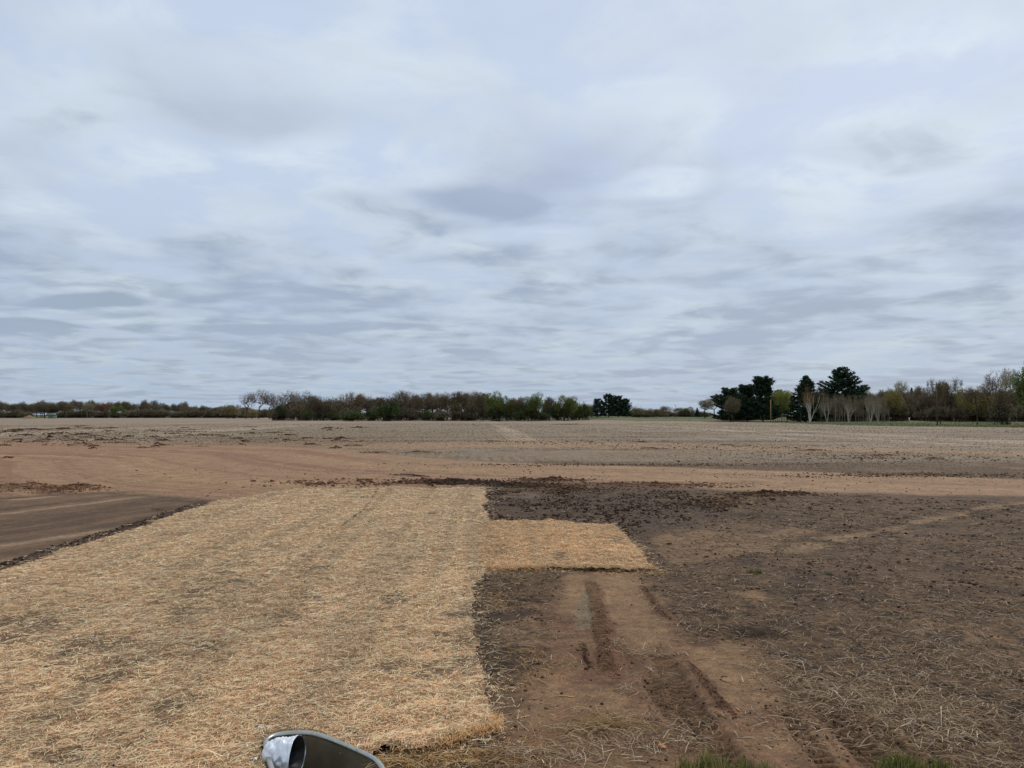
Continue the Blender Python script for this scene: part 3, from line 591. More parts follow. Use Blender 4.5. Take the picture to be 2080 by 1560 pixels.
# ------------------------------------------------------------------ loose soil clods
gold = (1 + 5 ** .5) / 2; _p = gold
ICO = np.array([(-1, _p, 0), (1, _p, 0), (-1, -_p, 0), (1, -_p, 0), (0, -1, _p), (0, 1, _p), (0, -1, -_p), (0, 1, -_p), (_p, 0, -1), (_p, 0, 1), (-_p, 0, -1), (-_p, 0, 1)]) / 1.9
ICF = np.array([(0, 11, 5), (0, 5, 1), (0, 1, 7), (0, 7, 10), (0, 10, 11), (1, 5, 9), (5, 11, 4), (11, 10, 2), (10, 7, 6), (7, 1, 8), (3, 9, 4), (3, 4, 2), (3, 2, 6), (3, 6, 8), (3, 8, 9), (4, 9, 5), (2, 4, 11), (6, 2, 10), (8, 6, 7), (9, 8, 1)])
MCLOD = tint_mat('clod', rough=.95, spec=.1, nscale=40)
cV, cC = [], []
def clods(x, y, size, cols, spv=.03):
    N = len(x)
    if not N: return
    sz = np.clip(size * RNG.lognormal(0, .5, N), size * .3, size * 3); a = RNG.uniform(0, 6.28, N); ca, sa = np.cos(a), np.sin(a)
    V = ICO[None] * RNG.uniform(.6, 1.25, (N, 12, 1)) * sz[:, None, None] * RNG.uniform(.6, 1.4, (N, 1, 3)) * [1, 1, .6]
    V = np.stack([V[..., 0] * ca[:, None] - V[..., 1] * sa[:, None], V[..., 0] * sa[:, None] + V[..., 1] * ca[:, None], V[..., 2]], -1)
    V += np.stack([x, y, H(x, y, np.full(N, spv)) + sz * .15], 1)[:, None]
    cV.append(V.reshape(-1, 3)); cC.append(np.repeat(pal(N, cols, .14), 12, axis=0))
BRN = [(96, 79, 65), (84, 68, 56), (114, 95, 78), (70, 57, 47), (60, 48, 40)]; DRK = [(66, 54, 46), (56, 46, 40), (78, 64, 54)]; RED = [(108, 80, 66), (94, 68, 56), (120, 92, 76)]
def fan(r0, r1, a0, a1, dn):
    a0, a1 = math.radians(a0), math.radians(a1); N = int((r1 * r1 - r0 * r0) / 2 * (a1 - a0) * dn); q = np.sqrt(RNG.uniform(r0 * r0, r1 * r1, N)); a = RNG.uniform(a0, a1, N); return q * np.sin(a), q * np.cos(a)
for r0, r1, dn, sz in [(4.5, 9, 420, .008), (9, 14, 220, .011), (14, 22, 80, .016), (22, 31, 34, .022)]:
    x, y = fan(r0, r1, -12, 38, dn); p = litter_prob(x, y) * sstep(fbm(x, y, .6, 4, 501, .6), -.5, .5) * .95 + .015; k = (RNG.uniform(0, 1, len(x)) < p) & (sdpoly(x, y, WELL) < -.05); clods(x[k], y[k], sz, BRN)
for P, hw, dep, cl in RUTS:
    NC = 420 if dep < 0 else 260; t_ = RNG.uniform(0.15, len(P) - 1.15, NC); i_ = t_.astype(int); f_ = (t_ - i_)[:, None]; q_ = P[i_] * (1 - f_) + P[i_ + 1] * f_; q_ = q_ + RNG.normal(0, 1, (NC, 2)) * hw * (.5 if dep < 0 else 1.2); clods(q_[:, 0], q_[:, 1], .007, RED if dep < 0 else BRN)
x, y = fan(15, 32, -4, 22, 90); k = sdpoly(x + .2, y, DARKSOIL) + .3 * fbm(x, y, .8, 3, 505) > 0; k &= fbm(x, y, 1.0, 3, 507) > -.3; clods(x[k], y[k], .022, DRK)
x, y = fan(11, 27, -40, -10, 260); d_ = sdpoly(x, y, DARKWET); k = (RNG.uniform(0, 1, len(x)) < np.exp(-((d_ - .40) / .28) ** 2)) & (x < -3.5) & (y < 26.3); clods(x[k], y[k], .015, DRK)
for (mx, my, rx, ry, mh) in MOUNDS:
    d_ = math.hypot(mx, my); sz = max(.02, d_ * .00055) * (.7 + mh * 1.5); N = int(min(200, 40 + 20 * rx * ry / (sz * 10) ** 2)); near_ = my < 40 and -8 < mx < 2
    clods(mx + RNG.normal(0, rx * .5, N), my + RNG.normal(0, ry * .5, N), sz, DRK if near_ else RED + BRN, .1)
for (qa, qb, wx, wy, N, sz, cl) in [(935, 980, 75, 3.5, 1800, .04, DRK), (1050, 984, 60, 3, 900, .035, DRK), (1100, 988, 60, 3, 800, .03, BRN), (1180, 995, 80, 3, 700, .028, BRN), (1330, 985, 160, 5, 1000, .025, RED), (850, 978, 60, 5, 300, .04, RED), (700, 982, 120, 6, 400, .035, RED),
                                (1560, 1004, 70, 4, 600, .04, BRN), (1450, 1020, 80, 10, 700, .035, BRN), (130, 992, 70, 4, 900, .026, RED), (40, 990, 60, 6, 800, .026, RED), (1120, 974, 70, 3, 350, .04, RED), (200, 882, 230, 12, 3200, .045, BRN), (120, 895, 160, 8, 1600, .04, RED), (600, 893, 200, 8, 1500, .035, BRN), (1500, 908, 320, 5, 1400, .03, BRN),
                                (1130, 898, 200, 4, 900, .035, BRN), (960, 862, 120, 1.2, 260, .07, RED), (1800, 928, 300, 12, 2200, .03, BRN), (1300, 944, 320, 2.5, 1200, .028, BRN), (1850, 966, 260, 4, 1500, .026, BRN), (850, 918, 80, 3, 300, .025, BRN), (700, 1130, 1, 1, 1, .01, BRN)]:
    q_ = np.array([G(qa + u * wx, max(qb + v * wy, 852)) for u, v in RNG.normal(0, .6, (N, 2))]); clods(q_[:, 0], q_[:, 1], sz, cl, .1)
x, y = fan(25, 46, -38, 38, 1.6); k = sdpoly(x, y, TRACK) > 0; clods(x[k], y[k], .022, RED)
V = np.concatenate(cV); nI = len(V) // 12; F = (np.arange(nI) * 12)[:, None, None] + ICF[None]
tag(mesh_np('soil_clods', V, F.reshape(-1, 3), MCLOD, col=np.concatenate(cC)), 'loose brown clods of soil scattered over the dirt', 'soil clods', kind='stuff')

# ------------------------------------------------------------------ grass
MGRASS = tint_mat('grass_blade', rough=.55, trans=.3, spec=.3)
def blades(P, yaw, ln, wd, lean, col, K=4):
    N = len(P); V = np.zeros((N, K, 2, 3)); q = P.copy(); s = np.stack([-np.sin(yaw), np.cos(yaw), 0 * yaw], 1)
    for k in range(K):
        ww = wd * (1 - (k / (K - 1)) ** 1.5 * .92)
        V[:, k, 0] = q - s * ww[:, None] / 2; V[:, k, 1] = q + s * ww[:, None] / 2
        el = math.pi / 2 - lean * (.35 + 1.0 * k / K); q = q + np.stack([np.cos(yaw) * np.cos(el), np.sin(yaw) * np.cos(el), np.sin(el)], 1) * (ln / (K - 1))[:, None]
    o = (np.arange(N) * K * 2)[:, None, None] + (np.arange(K - 1) * 2)[None, :, None]
    F = (o + np.array([0, 1, 3, 2])[None, None]).reshape(-1, 4); return V.reshape(-1, 3), F, np.repeat(col, K * 2, axis=0)
def tuft(name, qx, qy, wpx, N, hgt, label, cat, group, cols=((98, 118, 58), (80, 102, 48), (116, 132, 70), (66, 86, 44), (136, 138, 88), (170, 156, 118)), dep=.12, wd=.007):
    cx, cy = G(qx, qy); w_ = wpx / FPX * math.hypot(cx, cy); root = empty(name, (cx, cy, float(H(np.array([cx]), np.array([cy]))[0])))
    ncl = max(3, int(N / 60)); ox = RNG.uniform(-w_ / 2, w_ / 2, ncl); oy = RNG.normal(0, dep, ncl); hs = RNG.uniform(.55, 1.1, ncl); i = RNG.integers(0, ncl, N)
    x = ox[i] + RNG.normal(0, .03, N); y = oy[i] + RNG.normal(0, .03, N)
    P = np.stack([x, y, H(x + cx, y + cy) - root.location.z], 1)
    V, F, C = blades(P, RNG.uniform(0, 6.28, N), np.clip(RNG.normal(hgt, hgt * .3, N), .03, .4) * hs[i], np.clip(RNG.normal(wd, wd * .2, N), .002, .02), np.abs(RNG.normal(.55, .45, N)), pal(N, cols, .18))
    mesh_np('blade', V, F, MGRASS, parent=root, col=C)
    tag(root.children[0], kind='stuff')
    return tag(root, label, cat, group)
tuft('grass_tuft', 1440, 1578, 160, 1500, .13, 'wide tuft of green grass at the bottom, just right of the star-shaped tan oak leaf', 'grass tuft', 'green grass tufts at the bottom edge')
tuft('grass_tuft', 1530, 1582, 80, 600, .12, 'small green grass tuft at the bottom, between the two wider tufts', 'grass tuft', 'green grass tufts at the bottom edge')
tuft('grass_tuft', 1875, 1576, 120, 1600, .12, 'dense bright green grass tuft at the bottom, where the cleated tyre ruts leave the picture', 'grass tuft', 'green grass tufts at the bottom edge')
tuft('weed', 1525, 1163, 34, 110, .10, 'low dark green weed alone on the brown soil, right of the short golden straw mat', 'weed', 'small green weeds on the bare soil', dep=.15, wd=.022)
for qx, qy, lb in [(1700, 1166, 'faint green weed patch on the grey stalk-covered soil, level with the short straw mat'), (1740, 1176, 'faint green weed patch beside another, farther right on the stalk-covered soil'),
                   (1655, 1050, 'tiny green weed near the haul track, above the thin sandy path')]:
    tuft('weed', qx, qy, 50, 70, .045, lb, 'weed', 'small green weeds on the bare soil', dep=.35, wd=.012, cols=((92, 104, 56), (104, 110, 66), (84, 92, 52)))
N = 42000; yy = 1 / RNG.uniform(1 / 520, 1 / 165, N); xx = RNG.uniform(-.1, .78, N) * yy; k = sdpoly(xx, yy, GRASSF) > -1; xx, yy = xx[k], yy[k]; N = len(xx)
V, F, C = blades(np.stack([xx, yy, H(xx, yy, np.full(N, 2.0)) - .02], 1), RNG.uniform(0, 6.28, N), RNG.uniform(.1, .4, N), RNG.uniform(.05, .16, N), np.abs(RNG.normal(.3, .3, N)),
                 pal(N, [(80, 96, 50), (92, 106, 56), (70, 86, 46), (118, 116, 76), (100, 112, 62)], .12), 3)
tag(mesh_np('field_grass', V, F, MGRASS, col=C), 'green grass strip in front of the pines and woods', 'grass', kind='stuff')

# ------------------------------------------------------------------ window well of galvanised steel, foil duct
m, n = newmat('galvanised')
co = n.node('ShaderNodeTexCoord', out=3); v = n.node('ShaderNodeTexVoronoi', {'Vector': co, 'Scale': 55.0}, out=1)
c = n.mix(.12, A(176, 184, 190), v); c = n.mix(n.ss(n.noise(co, 6, 6, .65), .5, .7, 0, .45), c, A(128, 124, 114))
bmp = n.node('ShaderNodeBump', {'Strength': .15, 'Distance': .004, 'Height': n.noise(co, 10, 3)})
finish(n, c, n.ss(n.noise(co, 4, 4), .3, .7, .28, .45), .85, normal=bmp, spec=.5); MGALV = m
m, n = newmat('galvanised_inside')
co = n.node('ShaderNodeTexCoord', out=3); c = n.mix(n.ss(n.noise(co, 3.5, 5, .6), .35, .7), A(126, 126, 118), A(112, 104, 88))
finish(n, c, .55, .35, spec=.3); MGIN = m
def loftpath(P, profile, closed=False):
    """sweep a profile (offset outward, z) along a plan path; P (n,2)"""
    n_ = len(P); T = np.gradient(P, axis=0); T /= np.linalg.norm(T, axis=1)[:, None]; Nn = np.stack([-T[:, 1], T[:, 0]], 1)
    V = np.array([[(*(P[i] + Nn[i] * o), z) for (o, z) in profile] for i in range(n_)]); k = len(profile)
    F = [[i * k + j, (i + 1) * k + j, (i + 1) * k + j + 1, i * k + j + 1] for i in range(n_ - 1) for j in range(k - 1)]
    return V.reshape(-1, 3), np.array(F)
def chaikin(P, it=3):
    for _ in range(it):
        Q = [P[0]]
        for a, b in zip(P[:-1], P[1:]): Q += [a * .75 + b * .25, a * .25 + b * .75]
        P = np.array(Q + [P[-1]])
    return P
wp = chaikin(WELL, 3); wc = wp.mean(0)
out_sign = 1.0
well = empty('window_well', (wc[0], wc[1], 0))
wl = wp - wc
# path runs left side -> far side -> right side (clockwise seen from above): outward is to the left
V, F = loftpath(wl, [(0, -.62), (0, .0), (.004, .035)]); mesh_np('well_wall', V, F, MGIN, parent=well, smooth=True)
rimp = [(.004, .030), (-.001, .036), (-.008, .044), (-.009, .056), (-.002, .066), (.008, .071), (.026, .072), (.034, .066), (.036, .050), (.034, .01), (.028, .008), (.026, .05)]
V, F = loftpath(wl, rimp); mesh_np('rolled_rim', V, F, MGALV, parent=well, smooth=True)
tag(well, 'galvanised steel well with rolled rim, sunk into the straw at the bottom of the picture', 'window well')
# bright seam flap where the wall turns at the right corner
i0 = int(len(wl) * .70)
seg = wl[i0:i0 + int(len(wl) * .16)]; Tn = np.gradient(seg, axis=0); Tn /= np.linalg.norm(Tn, axis=1)[:, None]; nn = np.stack([-Tn[:, 1], Tn[:, 0]], 1)
Vt = []
for i, (p_, q_) in enumerate(zip(seg, nn)):
    f = i / (len(seg) - 1); dpt = .02 + .22 * f ** 1.3; inn = p_ - q_ * .012; inn2 = p_ - q_ * (.012 + .03 * f)
    Vt += [(inn[0], inn[1], .045), (inn2[0], inn2[1], .045 - dpt)]
Ft = [[2 * i, 2 * i + 2, 2 * i + 3, 2 * i + 1] for i in range(len(seg) - 1)]
mesh_np('corner_flange', Vt, np.array(Ft), MGALV, parent=well, smooth=True)
# gravel floor of the well
xs = np.linspace(wl[:, 0].min(), wl[:, 0].max(), 60); ys = np.linspace(wl[:, 1].min(), wl[:, 1].max(), 80)
X, Y = np.meshgrid(xs, ys, indexing='ij'); Z = -.55 + .03 * fbm(X.ravel(), Y.ravel(), .08, 3, 5); Ix = np.arange(X.size).reshape(X.shape)
q = np.stack([Ix[:-1, :-1], Ix[1:, :-1], Ix[1:, 1:], Ix[:-1, 1:]], -1).reshape(-1, 4)
ins = sdpoly(X.ravel(), Y.ravel(), wl) > -.02; q = q[ins[q].all(1)]
mesh_np('gravel_floor', np.stack([X.ravel(), Y.ravel(), Z], 1), q, plain_mat('gravel', A(140, 130, 118), .9, nscale=40, var=.5), parent=well)

m, n = newmat('crumpled_foil')
co = n.node('ShaderNodeTexCoord', out=3)
bmp = n.node('ShaderNodeBump', {'Strength': .8, 'Distance': .02, 'Height': n.noise(co, 9, 6, .55, .6)})
finish(n, n.mix(n.ss(n.noise(co, 6, 4), .4, .7), (.86, .87, .90), (.70, .71, .74)), .40, .40, normal=bmp, spec=.5); MFOIL = m
MBLK = plain_mat('black_liner', (.018, .016, .015), .6, nscale=20, var=.4)
# duct: mouth faces the right of the picture, rear end tucked against the far left corner
mo = np.array([*G(603, 1541, .0), .0]); MR = .195
duct = empty('foil_duct', tuple(mo)); dv = np.array([-1.0, .10, -.02]); dv /= np.linalg.norm(dv)
sv = np.cross(dv, [0, 0, 1.0]); sv /= np.linalg.norm(sv); uv = np.cross(sv, dv)
NA, NL = 72, 34; Vd = []
for i in range(NL):
    f = i / (NL - 1); L = f * .27
    for j in range(NA):
        a = 2 * math.pi * j / NA
        r = MR * (1 + .07 * math.sin(2 * a + 1) + .05 * math.sin(3 * a + 2) - (.0 if f < .1 else .20 * max(0, f - .1) * (1 + .6 * math.sin(2 * a + .7))) - .35 * max(0, f - .75) ** 1.1 * 2)
        cr = float(fbm(np.array([a * 1.2 + 3]), np.array([f * 3.0]), .55, 4, 91, .6)[0]); cr2 = abs(float(fbm(np.array([a * 2.4 + 9]), np.array([f * 5.0]), .8, 2, 95, .5)[0])); r *= 1 + (.12 * cr - .09 * cr2) * min(1, .25 + f * 5)
        r += .006 * math.exp(-((f - .02) / .02) ** 2)
        Vd.append(dv * L + (sv * math.cos(a) + uv * math.sin(a)) * r)
Vd.append(dv * .28); cen = len(Vd) - 1
Fd = [[i * NA + j, i * NA + (j + 1) % NA, (i + 1) * NA + (j + 1) % NA, (i + 1) * NA + j] for i in range(NL - 1) for j in range(NA)]
Ft3 = [[(NL - 1) * NA + j, (NL - 1) * NA + (j + 1) % NA, cen] for j in range(NA)]
mesh_np('foil_sleeve', Vd, [np.array(Fd), np.array(Ft3)], MFOIL, parent=duct, smooth=False)
Vl = []
for i in range(12):
    f = i / 11; L = .004 + f * .2
    for j in range(NA):
        a = 2 * math.pi * j / NA; r = (MR - .012 - .05 * min(1, f * 4)) * (1 + .07 * math.sin(2 * a + 1) + .05 * math.sin(3 * a + 2)) * (1 - .35 * f) * (1 + .07 * math.sin(9 * a + f * 5) * min(1, f * 3))
        Vl.append(dv * L + (sv * math.cos(a) + uv * math.sin(a)) * r)
Vl.append(dv * .21); cl_ = len(Vl) - 1
Fl = [[i * NA + j, (i + 1) * NA + j, (i + 1) * NA + (j + 1) % NA, i * NA + (j + 1) % NA] for i in range(11) for j in range(NA)]
mesh_np('black_lining', Vl, [np.array(Fl), np.array([[11 * NA + j, cl_, 11 * NA + (j + 1) % NA] for j in range(NA)])], MBLK, parent=duct, smooth=True)
tag(duct, 'crumpled silver foil duct with a black open mouth, lying in the metal well', 'duct')
# scraps of foil in the straw beside the well
def scrap(qx, qy, s, label, seed):
    cx, cy = G(qx, qy); r_ = random.Random(seed); z0 = float(H(np.array([cx]), np.array([cy]))[0]); Vs, Fs = [], []; K = 9
    for i in range(K):
        for j in range(K):
            a = (i / (K - 1) - .5) * s; b = (j / (K - 1) - .5) * s * .7; Vs.append((a + r_.uniform(-.1, .1) * s, b + r_.uniform(-.1, .1) * s, .05 + r_.uniform(0, .35) * s))
    for i in range(K - 1):
        for j in range(K - 1): Fs.append([i * K + j, (i + 1) * K + j, (i + 1) * K + j + 1, i * K + j + 1])
    o = mesh_np('foil_scrap', Vs, np.array(Fs), MFOIL); o.location = (cx, cy, z0); tag(o, label, 'foil scrap', 'silver foil scraps in the straw')
scrap(530, 1494, .055, 'small silver foil scrap by the far left corner of the metal well', 3)
scrap(516, 1552, .055, 'silver foil scrap in the straw at the bottom edge, left of the metal well', 5)

# ------------------------------------------------------------------ oak leaves
MLEAF = plain_mat('dry_leaf', A(196, 140, 100), .7, nscale=25, var=.2)
def oak_leaf(qx, qy, s, rz, label, col=None, tilt=.2):
    lob = [(0, -.62), (.04, -.30), (.30, -.36), (.14, -.12), (.46, -.04), (.18, .08), (.40, .34), (.12, .26), (.0, .62), (-.12, .26), (-.40, .34), (-.18, .08), (-.46, -.04), (-.14, -.12), (-.30, -.36), (-.04, -.30)]
    V = [(0, 0, .012)] + [(a, b, .05 * math.hypot(a, b) ** 2 * 2.5) for a, b in lob]; n_ = len(lob)
    V = np.array(V) * s; bot = V - [0, 0, .0012]; VV = np.concatenate([V, bot])
    F = [[0, i + 1, (i + 1) % n_ + 1] for i in range(n_)]; F += [[0 + n_ + 1, (i + 1) % n_ + 2 + n_, i + 2 + n_] for i in range(n_)]
    Q = [[i + 1, i + 2 + n_, (i + 1) % n_ + 2 + n_, (i + 1) % n_ + 1] for i in range(n_)]
    o = mesh_np('oak_leaf', VV, [np.array(F), np.array(Q)], MLEAF); cx, cy = G(qx, qy)
    o.location = (cx, cy, float(H(np.array([cx]), np.array([cy]))[0]) + .02); o.rotation_euler = (tilt, .1, rz); tag(o, label, 'leaf', 'dry tan leaves on the ground'); return o
oak_leaf(1346, 1522, .10, .5, 'star-shaped tan oak leaf just above the wide grass tuft')
oak_leaf(1868, 1483, .07, 1.9, 'curled pale leaf among grey stalks, above the dense grass tuft at the right', tilt=.7)
oak_leaf(1925, 1402, .06, 2.5, 'small pink-tan leaf among stalks, farther back on the right', tilt=.5)
oak_leaf(1500, 1448, .06, 1.0, 'reddish dry leaf on the mud beside the cleated rut', tilt=.5)

# brushy stalk piles that stand out
def brush(qx, qy, w_, N, label, cols, hgt=.07):
    cx, cy = G(qx, qy); z0 = float(H(np.array([cx]), np.array([cy]))[0]); root = empty('stalk_pile', (cx, cy, z0))
    x = RNG.normal(0, w_ * .28, N); y = RNG.normal(0, w_ * .2, N); zz_ = hgt * np.exp(-(x / w_ / .4) ** 2) * RNG.uniform(0, 1, N)
    V, F, C = stems(np.stack([x, y, zz_], 1), RNG.normal(0, .6, N) + (RNG.uniform(0, 1, N) > .5) * math.pi, RNG.uniform(.12, .4, N), RNG.uniform(.0015, .0035, N), RNG.uniform(.1, .5, N), RNG.normal(0, .8, N), pal(N, cols, .12), 6)
    o = mesh_np('stalks', V, F, MSTEM, parent=root, col=C); tag(o, kind='stuff')
    tag(root, label, 'stalk pile', 'heaps of dead stalks')
brush(1528, 1290, .5, 420, 'dark matted heap of dead stalks on the brown soil, beyond the smooth sandy patch', [(96, 84, 74), (112, 100, 88), (80, 68, 60), (136, 124, 112)])
brush(1225, 1478, .45, 170, 'straw coloured tangle of stalks on the mud, left end of the bottom drift', [(196, 172, 130), (170, 146, 108), (206, 188, 152), (140, 118, 92)])
brush(322, 1037, .5, 60, 'tiny heap of stalks on the smooth dark dirt left of the straw', [(150, 126, 100), (120, 98, 78), (168, 146, 120)], .05)

# ------------------------------------------------------------------ trees
class Tree:
    def __init__(s, seed): s.r = random.Random(seed); s.seg = []; s.tips = []; s.n = np.random.default_rng(seed)
    def branch(s, p, d, L, r, lev, maxlev, spec):
        R = s.r; nseg = 3 if lev < 2 else 2; p = np.array(p, float); d = np.array(d, float) / np.linalg.norm(d); pts = [p.copy()]; rad_ = [r]
        for i in range(nseg):
            j = spec.get('wob', .18) * (1 + .4 * lev); d = d + np.array([R.gauss(0, j), R.gauss(0, j), R.gauss(0, j) + spec.get('up', .08) * (1 if lev else .5)]); d /= np.linalg.norm(d)
            p = p + d * L / nseg; pts.append(p.copy()); rad_.append(r * (1 - .45 * (i + 1) / nseg))
        s.seg.append((np.array(pts), np.array(rad_), 6 if lev == 0 else 4 if lev == 1 else 3, lev))
        if lev >= maxlev: s.tips.append((pts[-1], d)); s.tips.append((pts[-2], d)); return
        nk = spec['kids'][lev]; nk = R.randint(*nk) if isinstance(nk, tuple) else nk; az0 = R.uniform(0, 6.28)
        for k in range(nk):
            f = R.uniform(spec.get('lo', .45) if lev else spec.get('lo0', .35), 1.0) if k else 1.0
            q = f * nseg; i = min(int(q), nseg - 1); b = pts[i] + (pts[i + 1] - pts[i]) * (q - i); az = az0 + k * 2.4 + R.uniform(-.4, .4)
            sp = spec['spread'][lev] * R.uniform(.7, 1.25)
            if k == 0: sp *= .45
            a = np.cross(d, [0, 0, 1.0] if abs(d[2]) < .9 else [1.0, 0, 0]); a /= np.linalg.norm(a); b2 = np.cross(d, a)
            nd = d * math.cos(sp) + (a * math.cos(az) + b2 * math.sin(az)) * math.sin(sp)
            s.branch(b, nd, L * spec['ratio'][lev] * R.uniform(.75, 1.2), r * (.62 if k else .75) * (1 - .25 * f), lev + 1, maxlev, spec)
    def tubes(s, minr=0.0, levs=None, cf=None):
        V, F, C, off = [], [], [], 0
        for pts, rad_, ns, lev in s.seg:
            if levs and lev not in levs: continue
            d = pts[-1] - pts[0]; a = np.cross(d, [.3, .2, 1.0]); a /= np.linalg.norm(a) + 1e-9; b = np.cross(d, a); b /= np.linalg.norm(b) + 1e-9
            th = np.arange(ns) * 2 * math.pi / ns; ring = np.cos(th)[:, None] * a + np.sin(th)[:, None] * b
            v = pts[:, None] + ring[None] * np.maximum(rad_, minr)[:, None, None]; k = len(pts)
            idx = np.arange(k * ns).reshape(k, ns); nx = np.roll(idx, -1, 1); f = np.stack([idx[:-1], nx[:-1], nx[1:], idx[1:]], -1).reshape(-1, 4)
            V.append(v.reshape(-1, 3)); F.append(f + off); off += k * ns
            c = cf(lev) if cf else A(70, 60, 54); C.append(np.tile(c, (k * ns, 1)))
        return np.concatenate(V), np.concatenate(F), np.concatenate(C)
def leafquads(P, size, col, n_, flat=0.0):
    N = len(P); a = n_.normal(0, 1, (N, 3)); a[:, 2] *= 1 - flat; a /= np.linalg.norm(a, axis=1)[:, None]; b = np.cross(a, n_.normal(0, 1, (N, 3))); b /= np.linalg.norm(b, axis=1)[:, None]
    sz = size * n_.uniform(.5, 1.2, N); a *= sz[:, None] / 2; b *= sz[:, None] / 2 * .7
    V = np.stack([P - a, P - b, P + a, P + b], 1).reshape(-1, 3); F = (np.arange(N) * 4)[:, None] + np.arange(4); return V, F, np.repeat(col, 4, axis=0)
def palr(n_, N, cols, jit=.15):
    c = np.array([A(*q) for q in cols])[n_.integers(0, len(cols), N)]; return np.clip(c * (1 + n_.normal(0, jit, (N, 1))), .004, .9)
MBARK = tint_mat('bark', (1.0, 1.15, 1.35), rough=.9, objvar=.15, nscale=6)
MTWIG = tint_mat('twigs_and_leaves', (1.32, 1.44, 1.75), rough=.8, trans=.25, objvar=.18)
MNEED = tint_mat('needles', (1.15, 1.4, 1.6), rough=.75, trans=.12, objvar=.10)
PROTO = {}
def store(name, tree_v, crown_v, mats):
    a = mesh_np('trunk', *tree_v[:2], mats[0], col=tree_v[2], link=False, smooth=True); b = mesh_np('crown', *crown_v[:2], mats[1], col=crown_v[2], link=False)
    V = np.concatenate([tree_v[0], crown_v[0]]); PROTO[name] = (a.data, b.data, np.percentile(crown_v[0][:, 2], 98.5), np.percentile(np.hypot(V[:, 0], V[:, 1]), 95) * 1.75)
def cat(parts):
    V, F, C, o = [], [], [], 0
    for v, f, c in parts: V.append(v); F.append(f + o); C.append(c); o += len(v)
    return np.concatenate(V), np.concatenate(F), np.concatenate(C)
def decid(name, seed, spec, leaves, lcols, lsize, bark=(64, 56, 50), twig=(84, 74, 66), H0=12.0, trunk=.34, r0=.22, multi=1, lspread=.35, lean=.0, minr=.012, splay=.35):
    T = Tree(seed)
    for q in range(multi):
        az = T.r.uniform(0, 6.28) + q * 6.28 / multi; sp = lean if multi == 1 else splay * T.r.uniform(.5, 1.2)
        T.branch((T.r.gauss(0, .15) if multi > 1 else 0, 0, -.3), (math.cos(az) * sp if multi > 1 else lean, math.sin(az) * sp if multi > 1 else 0, 1), H0 * trunk, r0, 0, spec['max'], spec)
    tv = T.tubes(levs=(0, 1, 2), cf=lambda l: A(*bark)); cv = [T.tubes(minr=minr, levs=tuple(range(3, 9)), cf=lambda l: A(*twig))] if spec['max'] > 2 else []
    tips = np.array([t[0] for t in T.tips]); i = T.n.integers(0, len(tips), leaves); P = tips[i] + T.n.normal(0, lspread, (leaves, 3))
    zmin = H0 * .16; k = P[:, 2] > zmin; P = P[k]; cv.append(leafquads(P, lsize, palr(T.n, len(P), lcols), T.n)); store(name, tv, cat(cv), (MBARK, MTWIG))
